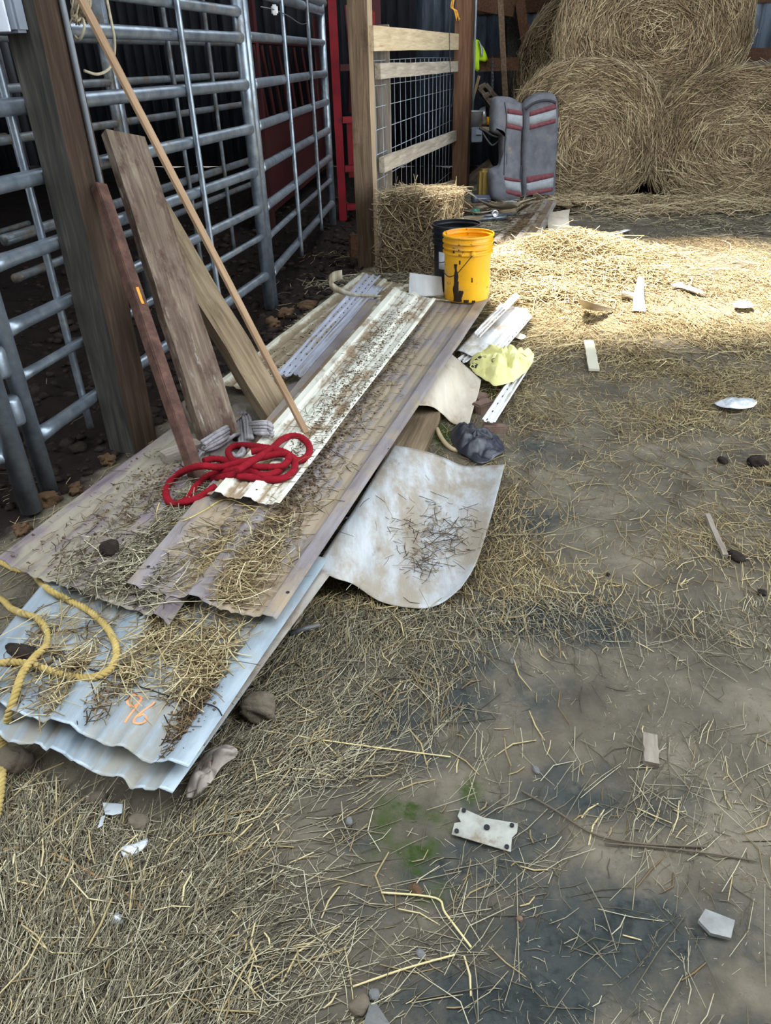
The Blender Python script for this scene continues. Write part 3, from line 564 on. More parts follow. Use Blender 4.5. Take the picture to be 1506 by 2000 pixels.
# wire with an insulator across the second gate
iw = [gp2(492, 14)+gn*.05, gp2(517, 20)+gn*.06, gp2(545, 32)+gn*.06, gp2(570, 47)+gn*.06, gp2(583, 46)+gn*.06]
rI = root('fence_insulator', 'small white insulator on a slack wire near the top of the gate before the chute', 'insulator', iw[1])
tube('wire', spline(iw, 6), .003, GALVD, rI, 6); bevel_me(mk('knob', *box_geo(iw[1], .035, .035, .05), PLWHT, rI), .008)
# near gate at the left edge
G0 = g(65, 1006); r0 = root('tube_gate', 'galvanised gate end tube at the left edge, latched beside another tube', 'gate', G0)
gatepost('end_tube', G0, 2.2, .036, GALV, r0); L0 = G0-np.array([.9, .35, 0])
for z in (.23, .48, .75, 1.05, 1.4): pipe('rail', hit(z, G0), hit(z, L0), .022, GALV, r0, 10, .15)
for u, v in ((12, 700), (30, 800)):
    p = onplane(u, v, G0, GA); mk('clamp', *lathe_geo([G0[0]*.55+GA[0]*.45, G0[1]*.55+GA[1]*.45, p[2]-.04], [(0, 0), (.032, 0), (.034, .01), (.034, .08), (.03, .09), (0, .09)], 14), GALV, r0, True)
# second run of panels behind
OFF = -gn*.75; r3 = root('corral_panel', 'dull tube corral panel standing further back inside the dark pen', 'gate', (GA+GB)/2+OFF)
def gp3(u, v): return onplane(u, v, GA+OFF, GB+OFF)
xl = gp3(-40, 300); xr = gp3(492, 330)
for a, b in (((166, 160), (468, 148)), ((183, 247), (475, 204)), ((229, 78), (460, 85)), ((275, 385), (488, 309)), ((312, 435), (491, 357)), ((0, 475), (110, 438))):
    A, B = gp3(*a), gp3(*b); z = (A[2]+B[2])/2; pipe('rail', hit(z, xl), hit(z, xr), .02, GALVD, r3, 10, .1)
gatepost('end_tube', xr, 2.3, .026, GALVD, r3); pm = gp3(240, 260); gatepost('centre_tube', hit(0, pm), 2.3, .036, GALV, r3); pm2 = gp3(200, 60); gatepost('centre_tube', hit(0, pm2-gd*.02), 2.3, .028, GALVD, r3)
for a in ((345, 250), (420, 250), (30, 300)): pipe('upright', hit(.1, gp3(*a)+gn*.03), hit(2.2, gp3(*a)+gn*.03), .014, GALVD, r3, 8)
OFF4 = -gn*2.3; r4 = root('corral_panel', 'farthest dull corral panel barely seen in the dark pen', 'gate', (GA+GB)/2+OFF4)
for z in (.3, .6, .9, 1.2, 1.5): pipe('rail', hit(z, GA+OFF4-gd*1.0), hit(z, GB+OFF4+gd*1.0), .02, GALVD, r4, 8)
for k in (-1., .8, 2.4): pipe('upright', hit(.05, GA+OFF4+gd*k), hit(1.65, GA+OFF4+gd*k), .025, GALVD, r4, 8)
# ================================================================ red chute
CO = -gn*.55; CA, CB = GB2+CO+d2*.3, G2B+CO+d2*.55
def cp(u, v): return onplane(u, v, CA, CB)
rc = root('cattle_chute', 'dark red steel cattle chute with barred side behind the tube gate', 'chute', (CA+CB)/2)
x = cp(665, 420); fb = g(671, 430)
beam('frame_post', [fb[0], fb[1], .0], [fb[0], fb[1], 2.6], .07, .07, [1, 0, 0], RED, rc, seg=3)
xa = cp(480, 200); xb = cp(645, 200)
zlo = cp(525, 232)[2]; zhi = cp(500, 82)[2]
for k in range(9):
    p = hit(0, cp(500+k*15.5, 150)); q = p+d2*.28
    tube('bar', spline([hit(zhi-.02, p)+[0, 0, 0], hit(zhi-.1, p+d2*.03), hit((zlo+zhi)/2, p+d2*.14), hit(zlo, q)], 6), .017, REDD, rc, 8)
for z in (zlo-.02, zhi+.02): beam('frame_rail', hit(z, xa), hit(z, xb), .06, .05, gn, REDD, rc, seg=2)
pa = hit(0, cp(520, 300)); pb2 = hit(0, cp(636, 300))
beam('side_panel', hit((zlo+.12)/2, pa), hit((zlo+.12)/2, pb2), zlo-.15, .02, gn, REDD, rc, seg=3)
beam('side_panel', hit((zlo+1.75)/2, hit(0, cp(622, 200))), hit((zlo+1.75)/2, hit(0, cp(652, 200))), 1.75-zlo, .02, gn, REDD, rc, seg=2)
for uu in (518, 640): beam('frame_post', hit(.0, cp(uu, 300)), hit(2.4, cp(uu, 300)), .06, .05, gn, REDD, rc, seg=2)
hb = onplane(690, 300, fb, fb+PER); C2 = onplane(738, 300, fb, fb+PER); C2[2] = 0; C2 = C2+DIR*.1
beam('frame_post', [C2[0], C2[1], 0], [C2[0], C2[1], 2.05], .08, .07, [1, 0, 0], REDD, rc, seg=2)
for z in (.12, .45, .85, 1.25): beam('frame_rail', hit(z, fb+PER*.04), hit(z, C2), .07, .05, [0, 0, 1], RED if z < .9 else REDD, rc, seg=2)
beam('end_panel', hit(.62, fb+PER*.06+DIR*.06), hit(.62, C2+DIR*.03), .5, .02, DIR, RED, rc, seg=2)
for k in range(3): tube('bar', np.array([hit(.9, fb+PER*(.08+.08*k)+DIR*.1), hit(1.3, fb+PER*(.11+.08*k)+DIR*.1), hit(1.7, fb+PER*(.09+.08*k)+DIR*.1)]), .02, REDD, rc, 8)
bevel_me(mk('head_box', *box_geo(fp(743, 38)-fn*.12, .14, .12, .11, -AX), RED, rc), .01)

# ================================================================ bales
def bale_blades(name, n, fn, parent, Lr, W, seed, m=BALE):
    C, T, N = fn(n); r = np.random.RandomState(seed); T = unit(T+r.randn(n, 3)*.33); T = unit(T-N*((T*N).sum(1)-r.randn(n)*.10)[:, None]); N2 = unit(N-T*(N*T).sum(1)[:, None])
    L = Lr[0]+(Lr[1]-Lr[0])*r.rand(n)**1.5; k = fbm(C[:, 0]*3+C[:, 1], C[:, 2]*3, 2, seed, 3); rnd = np.clip(r.rand(n)*.75+.5*(k-.25), 0, 1)
    return blade_obj(name, C+N*(r.rand(n)**2*.035)[:, None], T, N2, L, W*(.6+.8*r.rand(n)), L*r.randn(n)*.10, m, parent, rnd, 2, L*.05)
def round_bale(cu, cv, l, rgt, top, bot, Y, depth, label, seed, nf=9000, ns=5000, tilt=0., center=None):
    """px extents of the face ellipse on the plane across the barn at distance Y"""
    O = at(cu, cv, Y); Q = O+PER; p = lambda u, v: onplane(u, v, O, Q)
    x0, x1 = np.dot(p(l, cv)-O, PER), np.dot(p(rgt, cv)-O, PER); z0, z1 = p(cu, bot)[2], p(cu, top)[2]; z0 = max(z0, -.02) if bot > 300 else z0
    c = O+PER*(x0+x1)/2; c[2] = (z0+z1)/2; rx, rz = (x1-x0)/2, (z1-z0)/2; sp = np.array([np.dot(O-c, PER), O[2]-c[2]])   # spiral centre
    e = 2.35
    def edge(th): k = (np.abs(np.cos(th))**e+np.abs(np.sin(th))**e)**(-1/e); return np.stack([rx*k*np.cos(th), rz*k*np.sin(th)], -1)
    r = root('round_hay_bale', label, 'hay bale', [c[0], c[1], z0], 'big round hay bales stacked by the back wall')
    n = 72; th = np.arange(n)*2*math.pi/n; E = edge(th)*(1+.05*(fbm(np.cos(th)*2+seed, np.sin(th)*2, 1.5, seed, 3)-.5)[:, None]*2); R = []
    for d, k in ((depth, .6), (depth, .97), (depth-.08, 1.), (depth*.5, 1.02), (.1, 1.), (.03, .95), (0, .86), (-.03, .7), (-.05, .5), (-.06, .3), (-.06, .12)):
        q = E*k+(sp*(1-k) if d <= .03 else 0); R.append(c+PER*q[:, :1]+np.array([0, 0, 1.])*q[:, 1:]+DIR*d+(fbm(q[:, 0]*3, q[:, 1]*3+d, 3, seed, 3)-.5)[:, None]*.05)
    V = np.concatenate(R); f = [tuple(range(n))[::-1]]+[(i*n+k, i*n+(k+1) % n, (i+1)*n+(k+1) % n, (i+1)*n+k) for i in range(len(R)-1) for k in range(n)]+[tuple((len(R)-1)*n+k for k in range(n))]
    V[:, 2] = np.maximum(V[:, 2], -.01); mk('packed_core', V, f, BALEB, r, True)
    rs = np.random.RandomState(seed)
    def face(m):
        th = rs.rand(m)*2*math.pi; k = np.sqrt(rs.rand(m))*1.01; q = edge(th)*k[:, None]+sp*(1-k)[:, None]; dome = -.06*(1-k**2)+.14*np.clip(k-.86, 0, 1)
        T2 = edge(th+.02)-edge(th); T = PER*T2[:, :1]+np.array([0, 0, 1.])*T2[:, 1:]; C = c+PER*q[:, :1]+np.array([0, 0, 1.])*q[:, 1:]+DIR*dome[:, None]-DIR*.012; rad = PER*(q-sp)[:, :1]+np.array([0, 0, 1.])*(q-sp)[:, 1:]
        N = unit(-DIR+unit(rad)*np.clip((k-.8)*3, 0, .8)[:, None]); return C, unit(T), N
    def side(m):
        th = rs.rand(m)*2*math.pi; q = edge(th)*1.02; d = rs.rand(m)**1.3*depth; T2 = edge(th+.02)-edge(th); C = c+PER*q[:, :1]+np.array([0, 0, 1.])*q[:, 1:]+DIR*d[:, None]; return C, unit(PER*T2[:, :1]+np.array([0, 0, 1.])*T2[:, 1:]), unit(PER*q[:, :1]+np.array([0, 0, 1.])*q[:, 1:])
    bale_blades('face_straw', nf, face, r, (.10, .42), .0065, seed); bale_blades('side_straw', ns, side, r, (.12, .5), .0065, seed+1)
    return r, c, rx, rz
BF = g(1150, 388)[1]
round_bale(1150, 283, 1004, 1279, 128, 390, BF+.02, 1.15, 'round hay bale on the ground directly behind the upright grey seat', 3)
round_bale(1452, 292, 1266, 1620, 146, 392, BF-.28, 1.2, 'round hay bale on the ground, the one nearest the right edge', 5)
round_bale(1285, 62, 1096, 1458, -95, 214, BF+.12, 1.2, 'round hay bale resting on top of the two bales below it', 8)
round_bale(1196, 150, 1016, 1376, -28, 335, BF+1.33, 1.0, 'shaded hay bale standing behind the others, seen beyond the top bale on its left', 12, 4500, 4500)
# small square bale
sq = [g(752, 540), g(852, 550)]; sd = unit(sq[1]-sq[0]); sn = np.array([-sd[1], sd[0], 0]); sw = np.linalg.norm(sq[1]-sq[0]); sz = onplane(740, 386, sq[0], sq[1])[2]; sdep = .36
rq = root('square_hay_bale', 'small square hay bale between the sawn timber post and the buckets', 'hay bale', (sq[0]+sq[1])/2)
def sqp(a, b, c): return sq[0]+sd*(a*sw)+sn*(b*sdep)+np.array([0, 0, 1.])*(c*sz)
bm = bmesh.new(); bmesh.ops.create_cube(bm, size=1); bmesh.ops.subdivide_edges(bm, edges=bm.edges[:], cuts=7, use_grid_fill=True); V = np.array([q.co[:] for q in bm.verts])+.5; f = [[q.index for q in t.verts] for t in bm.faces]; bm.free()
VV = np.array([sqp(*(.5+(q-.5)*(1-.05*np.abs(q[[1, 2, 0]]-.5)))) for q in V]); VV += (np.stack([fbm(VV[:, 0], VV[:, 2], 7, 4), fbm(VV[:, 1], VV[:, 2], 7, 5), fbm(VV[:, 0], VV[:, 1], 7, 6)], 1)-.5)*.07; VV[:, 2] = np.maximum(VV[:, 2], 0)
mk('packed_core', VV, f, BALEB, rq, True)
def sqf(n):
    r = np.random.RandomState(9); s = r.choice(5, n, p=[.34, .3, .14, .14, .08]); a = r.rand(n); b = r.rand(n); C = np.zeros((n, 3)); N = np.zeros((n, 3)); T = np.zeros((n, 3)); q = r.rand(n)
    for k, (pt, no, t1, t2) in enumerate(((lambda a, b: (a, 0, b), -sn, sd, [0, 0, 1]), (lambda a, b: (a, b, 1), [0, 0, 1], sd, sn), (lambda a, b: (1, a, b), sd, sn, [0, 0, 1]), (lambda a, b: (0, a, b), -sd, sn, [0, 0, 1]), (lambda a, b: (a, 1, b), sn, sd, [0, 0, 1]))):
        i = np.where(s == k)[0]
        for j in i: C[j] = sqp(*pt(a[j], b[j])); N[j] = no; T[j] = (np.array(t1)*math.cos(q[j]*3.1)*1.3+np.array(t2)*math.sin(q[j]*3.1))
    return C, unit(T), unit(N)
bale_blades('loose_straw', 4200, sqf, rq, (.06, .26), .0055, 21)
# ================================================================ leaning timbers
foot = g(430, 862, .14); top = gp(213, 266)+gn*.06
tag(beam('leaning_plank', foot, top, .155, .042, -nA*.3+np.array([.5, -.8, .3]), WOLD, None, .004, .003, 10, 3), 'wide weathered plank leaning on the gate beside the rusty bar', 'plank')
f2 = g(540, 812, .09); t2 = gp(262, 372)+gn*.03
tag(beam('leaning_plank', f2, t2, .115, .06, [.45, -.5, .75], WOLD2, None, .004, .003, 10, 5), 'narrower grey brown plank leaning at a steep slant behind the wide one', 'plank')
ft = g(601, 851, .19); tt_ = at(180, 40, 2.55)
tag(beam('lath', ft, tt_+(tt_-ft)*.12, .024, .011, [.9, -.6, .2], WLATH, None, .001, .001, 8, 2), 'long thin fresh wooden lath leaning from the cream sheet to the post top', 'stick')
fb_ = g(398, 950, .15); tb_ = onplane(181, 358, PA[1], PA[2])+nB*.035
rb = root('rusty_bar', 'rusty steel angle bar leaning against the thick timber post', 'bar', fb_)
beam('flange', fb_, tb_, .036, .006, [.75, -.6, .2], RUST, rb, .001, .001, 10); dbar = unit(tb_-fb_); side_ = unit(np.cross(dbar, [.75, -.6, .2]))
up_ = unit(np.array([.75, -.6, .2])-dbar*np.dot([.75, -.6, .2], dbar))
beam('flange', fb_+side_*-.018-up_*.018, tb_+side_*-.018-up_*.018, .036, .006, side_, RUST, rb, .001, .001, 10)
pt_ = fb_*.38+tb_*.62; mk('paint_mark', *box_geo(pt_+up_*.0045, .012, .004, .045, 0), flat('orange_mark', (214, 140, 50), .8), rb)
bo = bpy.data.objects['paint_mark']; bpy.data.objects.remove(bo)
beam('paint_mark', pt_-dbar*.03+up_*.0036, pt_+dbar*.03+up_*.0036, .010, .002, up_, bpy.data.materials['orange_mark'], rb, 0, .0008, 4)
# ================================================================ stacked sheets
s_low = Sheet((-60, 1415, .115), (338, 1560, .105), (620, 1160, .095), (230, 1010, .095), (.06, .46, .97), (.15, .25, .35, .55, .65, .75, .85), rh=.016, rag=.02, seed=1, wav=.006)
s_low.build('roofing_sheet', SBLUE, 'lower galvanised ribbed sheet at the front of the pile, under the one painted 96')
for k, (dx, col) in enumerate(((0, SCRM2), (1, SGRY))):
    s = Sheet((200+k*20, 1340, .120+.012*k), (392+k*9, 1475-k*12, .116+.012*k), (640+k*6, 1128, .108+.01*k), (330, 1010, .108+.01*k), (.965,), (.2, .4, .6, .8), rh=.012, rag=.01, seed=20+k, wav=.002)
    s.build('roofing_sheet', col, ('pale cream sheet edge squeezed low in the front pile', 'grey sheet edge squeezed just under the sheet painted 96')[k])
s_top = Sheet((-75, 1345, .160), (368, 1513, .152), (640, 1105, .124), (215, 985, .112), (.06, .48, .965), (.12, .2, .28, .36, .56, .64, .72, .8, .88), rh=.018, rw=.075, rag=.016, seed=2, wav=.005)
s_top.build('roofing_sheet', SBLUE, 'galvanised ribbed sheet with the orange number 96 painted on it')
s_left = Sheet((-8, 1096, .180), (330, 1220, .172), (560, 880, .15), (337, 840, .14), (.045, .5, .95), (.12, .2, .28, .36, .44, .6, .68, .76, .84), rh=.016, rag=.014, seed=3, wav=.007)
s_left.build('roofing_sheet', SBRN, 'dirty brown painted ribbed sheet nearest the gate, covered in straw')
s_brn = Sheet((243, 1144, .186), (542, 1214, .178), (957, 583, .10), (715, 590, .105), (.06, .47, .95), (.13, .2, .27, .34, .41, .54, .61, .68, .75, .82, .89), rh=.016, rw=.045, rag=.012, seed=4, wav=.006)
s_brn.build('roofing_sheet', SBRN2, 'long purplish brown ribbed sheet on top of the pile, edged by the pale flat sheet', ny=80)
s_crm = Sheet((404, 964, .206), (547, 990, .204), (852, 588, .13), (762, 562, .13), (.16, .56, .99), (.25, .35, .45, .66, .76, .86), rh=.014, rw=.04, rag=.006, seed=5, wav=.004)
s_crm.build('roofing_sheet', SCRM, 'cream ribbed sheet lying under the red rope', ny=70)
s_up = Sheet((425, 752, .05), (592, 772, .05), (800, 560, .07), (708, 535, .07), (.04, .5, .95), (.2, .35, .65, .8), rh=.014, rw=.035, rag=.02, seed=6, wav=.008)
s_up.build('roofing_sheet', SCRM2, 'soiled cream ribbed sheet at the far left of the pile near the gate post')
s_mid = Sheet((588, 742, .085), (640, 742, .085), (800, 562, .095), (755, 562, .095), (.5,), (.3, .7), rh=.008, rag=.01, seed=16); s_mid.build('trim_strip', SCRM2, 'short cream trim piece lying right of the slotted vinyl strips', 'strip')
def slotted(pxs, label, seed, m=SLAV, rows=(.3, .72), n=16, pitch=.085):
    s = Sheet(*pxs, majors=(.06, .5, .94), minors=(), rh=.008, rw=.012, rag=.002, seed=seed, wav=.003); s.build('slotted_strip', m, label, 'strip', ny=24)
    k = 0; t = .02
    while t < .97:
        for r_ in rows:
            P = s.eval(np.array([r_-.03, r_+.03, r_+.03, r_-.03])-.0, np.array([t, t, t+.016/s.L, t+.016/s.L])); P[:, 2] += .0012; B = P.copy(); B[:, 2] -= .001
            V, f = np.concatenate([P, B]), [(0, 1, 2, 3), (0, 4, 5, 1), (1, 5, 6, 2), (2, 6, 7, 3), (3, 7, 4, 0)]; mk('slot', V, f, SLOT, s.o)
        t += pitch/s.L
    return s
slotted(((542, 732, .105), (567, 737, .105), (744, 541, .11), (715, 536, .11)), 'lavender grey slotted vinyl strip, the left one of the pair', 7)
slotted(((571, 731, .10), (592, 738, .10), (752, 561, .105), (729, 559, .105)), 'lavender grey slotted vinyl strip, the right one of the pair', 8, rows=(.8,))
# flat sheet and trim on the sunny side
s_wr = Sheet((893, 684, .075), (948, 704, .07), (1034, 606, .05), (978, 592, .06), (.9,), (), rh=.006, rw=.02, rag=.003, seed=9, wav=.004); s_wr.build('white_siding', SWHT, 'white flat panel jutting from the pile above the yellow bag', 'siding')
slotted(((926, 652, .10), (936, 662, .10), (1016, 580, .08), (1006, 573, .08)), 'thin white slotted trim along the upper edge of the white panel', 10, SWHT, (.7,))
slotted(((948, 708, .06), (962, 712, .055), (1040, 620, .04), (1028, 612, .045)), 'thin white slotted trim along the lower edge of the white panel', 11, SWHT, (.7,))
slotted(((893, 703, .055), (911, 711, .055), (931, 694, .05), (912, 690, .055)), 'short white slotted trim end left of the yellow bag', 12, SWHT, (.5,))
slotted(((941, 822, .05), (967, 828, .045), (1043, 706, .035), (1016, 712, .04)), 'white slotted starter strip running out from under the yellow bag', 13, SWHT, (.3,))
coons('flexible_sheet', [(800, 792, .12), (840, 793, .10), (862, 806, .045), (884, 826, .02), (915, 834, .03)], [(880, 690, .10), (900, 706, .08), (918, 722, .06), (940, 742, .05)], [(800, 792, .12), (840, 740, .12), (880, 690, .10)], [(915, 834, .03), (924, 800, .035), (934, 770, .04), (940, 742, .05)], STAN, 'tan flexible sheet curling to the ground beside the brick pieces', 'sheet')
coons('flat_sheet', [(615, 1110, .11), (655, 1130, .085), (690, 1142, .05), (745, 1176, .02), (818, 1188, .015), (862, 1178, .02), (900, 1148, .06)], [(768, 868, .115), (830, 880, .105), (870, 895, .06), (905, 910, .035), (945, 910, .05), (986, 907, .085)], [(615, 1110, .11), (700, 980, .115), (768, 868, .115)], [(900, 1148, .06), (932, 1095, .07), (962, 1000, .08), (986, 907, .085)], SPALE, 'large pale flat metal sheet bowed over the edge of the pile onto the ground', 'sheet', 44, 40, amp=.004)
pw = g(815, 835, .03); dW = unit(g(835, 795, .05)-g(790, 875, .05)); tag(beam('ground_plank', g(795, 885, .028)-dW*.2, g(835, 795, .028)+dW*.3, .13, .045, [0, 0, 1], WOLD2), 'grey brown plank lying under the edge of the long brown sheet', 'plank')
def scatter_on(o, n, spots, m, L, W, seed, name='loose_straw', z=.012):
    r = np.random.RandomState(seed); me = o.data; V = np.zeros(len(me.vertices)*3, np.float32); me.vertices.foreach_get('co', V); V = V.reshape(-1, 3)[:len(me.vertices)//2]+np.array(o.location); pu, pv = proj(V); P = []
    for (u, v, rx, ry, k) in spots:
        for _ in range(int(n*k)):
            a, b = u+r.randn()*rx, v+r.randn()*ry; i = np.argmin((pu-a)**2+(pv-b)**2)
            if abs(pu[i]-a)+abs(pv[i]-b) < 25: P.append(g(a, b, V[i, 2]))
    P = np.array(P); n = len(P); P[:, 2] += .003+r.rand(n)**2*z; ang = r.rand(n)*6.28; D = unit(np.stack([np.cos(ang), np.sin(ang), r.randn(n)*.05], 1)); N = unit(np.stack([r.randn(n)*.2, r.randn(n)*.2, np.ones(n)], 1)); N = unit(N-D*(N*D).sum(1)[:, None]); l = L[0]+(L[1]-L[0])*r.rand(n)**1.6
    return blade_obj(name, P, D, N, l, W*(.6+.8*r.rand(n)), l*r.randn(n)*.09, m, o)
big = bpy.data.objects['flat_sheet']
scatter_on(big, 260, [(850, 1050, 34, 26, .5), (830, 1095, 24, 20, .3), (900, 1040, 30, 20, .2), (810, 1010, 30, 20, .1)], STRF, (.01, .09), .002, 1)
scatter_on(big, 30, [(820, 1040, 60, 60, 1)], STRD, (.05, .16), .002, 2)
# text mark 96 painted on the sheet
def strokes(name, sh, paths, wpx, m):
    G = []
    for p in paths:
        Q = spline([sh.pt(u, v, .0012) for u, v in p], 6); T, N, B = frames(Q); S = unit(np.cross(T, [0, 0, 1.])); n = len(Q); a = wpx*(.8+.4*np.abs(np.sin(np.arange(n)*1.7)))[:, None]
        L, R = Q-S*a, Q+S*a
        for X in (L, R): X[:, 2] = Q[:, 2]
        V = np.concatenate([L, R, L-[0, 0, .001], R-[0, 0, .001]]); f = []
        for i in range(n-1): f += [(i, n+i, n+i+1, i+1), (i, i+1, 2*n+i+1, 2*n+i), (n+i+1, n+i, 3*n+i, 3*n+i+1)]
        G.append((V, f))
    return mk(name, *join(G), m, sh.o)
strokes('painted_number', s_top, [[(272, 1361), (262, 1357), (252, 1364), (249, 1373), (257, 1380), (268, 1376), (276, 1366), (272, 1360)], [(274, 1368), (264, 1384), (253, 1398), (244, 1412)], [(302, 1371), (297, 1377), (285, 1385), (274, 1394), (264, 1403), (262, 1411), (271, 1414), (283, 1410), (286, 1402), (279, 1396), (269, 1400)]], .0022, ORG)
for L, lab in (([(101, 1282), (125, 1296), (154, 1306), (185, 1312), (212, 1319)], 'thin black wire lying inside the yellow rope loop'), ([(249, 1324), (270, 1342), (297, 1351), (330, 1362), (360, 1369), (418, 1382), (434, 1400)], 'thin black wire lying above the orange number')):
    tag(tube('thin_wire', spline([s_top.pt(u, v, .004) for u, v in L], 6), .0016, SLOT, None, 5), lab, 'wire')
for sh, L in ((s_brn, [(290, 1107), (562, 1157), (678, 1012), (757, 876)]), (s_left, [(330, 935)])):
    for u, v in L: mk('nail_hole', *lathe_geo(sh.pt(u, v, .0004), [(0, -.001), (.005, -.001), (.005, .0004), (0, .0005)], 9), SLOT, sh.o)
# ================================================================ straw and dirt on the sheets
s_top.straw(1500, STRW, [(300, 1230, .07, .10, 1.2), (420, 1270, .07, .10, 1.3), (235, 1300, .07, .06), (150, 1330, .05, .08), (60, 1280, .09, .12), (395, 1330, .04, .05, .7), (340, 1250, .14, .08)], (.03, .17), .0026, seed=1, z=.022)
s_top.straw(600, STRF, [(385, 1360, .04, .07), (365, 1420, .02, .05), (180, 1360, .06, .05), (100, 1300, .1, .1)], (.012, .06), .0024, 'dark_debris', 2)
s_left.straw(1500, STRD, [(230, 1110, .10, .09, 1.3), (300, 1080, .12, .08), (180, 1130, .08, .05), (330, 1010, .12, .08), (400, 960, .08, .05), (300, 1140, .12, .06, 1.4)], (.03, .16), .0024, seed=3, z=.02)
s_left.straw(900, STRF, [(300, 960, .16, .14), (200, 1070, .2, .12), (330, 1060, .08, .1)], (.01, .06), .002, 'dark_debris', 4)
s_brn.straw(900, STRW, [(495, 1120, .08, .05, 1.6), (430, 1080, .06, .04), (470, 1150, .06, .03), (460, 1060, .1, .04)], (.03, .14), .0024, seed=5, z=.02)
s_brn.straw(1300, STRF, [(560, 1030, .08, .08), (640, 900, .10, .12), (720, 780, .08, .14), (420, 1060, .12, .06), (770, 700, .1, .12), (500, 1060, .1, .05)], (.01, .08), .002, 'dark_debris', 6)
s_crm.straw(1500, STRF, [(620, 820, .08, .12), (690, 720, .09, .14), (750, 640, .12, .12), (650, 870, .07, .1), (720, 770, .08, .12)], (.008, .07), .002, 'dark_debris', 7)
s_up.straw(500, STRF, [(640, 650, .2, .2), (500, 740, .2, .1)], (.01, .05), .002, 'dark_debris', 8)
s_mid.straw(160, STRF, None, (.01, .06), .002, 'dark_debris', 9, False)
crumbs('dirt_crumbs', s_brn, 900, [(640, 880, .06, .16), (740, 720, .06, .15), (560, 1000, .05, .08), (600, 930, .05, .1)], .0045, CRUMB, 1)
crumbs('dirt_crumbs', s_crm, 1300, [(640, 800, .08, .14), (715, 700, .08, .14), (770, 630, .12, .1), (690, 800, .06, .12), (740, 730, .06, .12)], .0032, CRUMB, 2)
crumbs('dirt_crumbs', s_left, 700, [(330, 940, .14, .14), (220, 1080, .2, .12)], .0042, CRUMB, 3)
crumbs('dirt_crumbs', s_top, 160, [(380, 1390, .03, .07)], .003, CRUMB, 4)
crumbs('dirt_crumbs', s_up, 250, [(600, 680, .2, .2)], .005, CRUMB, 5)
# ================================================================ ropes
def z_at(u, v, shs, dz):                                             # point on whichever sheet passes under the pixel
    best = None
    for s in shs:
        a, t = s.from_px(u, v); p = s.eval(np.array([a]), np.array([t]))[0]; pu, pv = proj(p); d = math.hypot(pu-u, pv-v)
        if d < 3 and (best is None or p[2] > best[2]): best = p
    if best is not None: best = g(u, v, best[2])
    if best is None: best = g(u, v, .0); best[2] = max(best[2], float(groundz(best[0], best[1])))
    best = best.copy(); best[2] += dz; return best
def crop(L, s=4.303, ox=300, oy=780): return [(x/s+ox, y/s+oy)+tuple(r) for x, y, *r in L]
def braid(k=4, ps=420.): return lambda s, th: 1+.10*np.maximum(np.sin(k*th+ps*s), np.sin(k*th-ps*s))
RP = [
 [(1130, 520, 2), (1130, 470, 2), (1040, 460, 2), (900, 490, 2), (740, 530, 2), (560, 570, 5), (400, 560, 8), (260, 600, 4), (150, 680, .3), (105, 770, .2), (125, 850, .2), (200, 885, .2), (290, 830, .3), (370, 720, .6), (470, 640, 1), (640, 600, 1.4), (800, 570, 1.4), (950, 570, 1.4), (1080, 560, 1.6), (1130, 520, 1.8)],
 [(800, 520, 1), (690, 520, 1), (630, 460, 1), (650, 410, 1), (740, 385, 1), (900, 400, 1.6), (1050, 430, 2.2), (1165, 500, 1.6), (1185, 580, .7), (1120, 650, .4), (1000, 675, .4), (820, 655, .5), (700, 640, .8)],
 [(700, 600, 2.2), (860, 500, 3), (1000, 410, 2.6), (1070, 345, 1.4), (1160, 308, .7), (1250, 325, .5), (1310, 400, .4), (1290, 480, .4), (1210, 512, .6), (1110, 450, 2.2), (980, 420, 2.2), (820, 440, 1.2)],
 [(220, 870, 1.2), (340, 845, 2.4), (430, 795, 2), (520, 730, .5)],
 [(500, 670, .5), (640, 640, .5), (800, 610, .5), (930, 640, .5), (1040, 610, .5), (1080, 560, .5)],
 [(560, 345, .6), (525, 310, .6), (525, 265, .6), (560, 252, .6), (600, 280, .6), (640, 320, .8)], [(420, 520, .8), (500, 500, 1.5), (600, 510, 1.6), (660, 540, 1.8)]]
def rope_px(L, shs, n, d0, dk):
    L = np.array(L, float); h = np.array([z_at(u, v, shs, d0+dk*k)[2] for u, v, k in L]); Q = spline(np.column_stack([L[:, :2], h]), n); k = n; Z = np.convolve(np.pad(Q[:, 2], k, 'edge'), np.hanning(2*k+3)[1:-1]/np.hanning(2*k+3).sum(), 'valid')
    return np.array([g(u, v, z) for (u, v, _), z in zip(Q, np.maximum(Z, 0))])
G = []
for L in RP: G.append(tube_geo(rope_px(crop(L), [s_left, s_crm], 14, .008, .011), .0108, 12, braid()))
tag(mk('red_rope', *join(G), REDR, None, True), 'coiled red braided rope lying on the cream sheet and the foot of the rusty bar', 'rope')
G = []; rr2 = random.Random(4)
for k in range(9):
    o_ = k*9-36; P = [(430+rr2.uniform(-15, 15), 480+rr2.uniform(-10, 14)), (500+k*4, 430+o_*.5), (600+k*3, 370+o_*.6), (700, 320+o_*.55), (790, 318+o_*.45), (890, 315+o_*.5), (975, 318+o_*.45), (1005+rr2.uniform(-12, 14), 345+o_*.3)]
    G.append(tube_geo(spline([z_at(u, v, [s_left, s_crm], .02+.010*((k*7) % 4)) for u, v in crop(P)], 8), .0068, 8, braid(3, 500)))
for k in range(3): G.append(tube_geo(spline([z_at(u, v, [s_left, s_crm], .01+d) for u, v, d in crop([(730+k*26, 395, .0), (726+k*26, 320, .05), (735+k*26, 272, .07), (775+k*26, 300, .06), (790+k*22, 370, .01)])], 7), .0068, 8, braid(3, 500)))
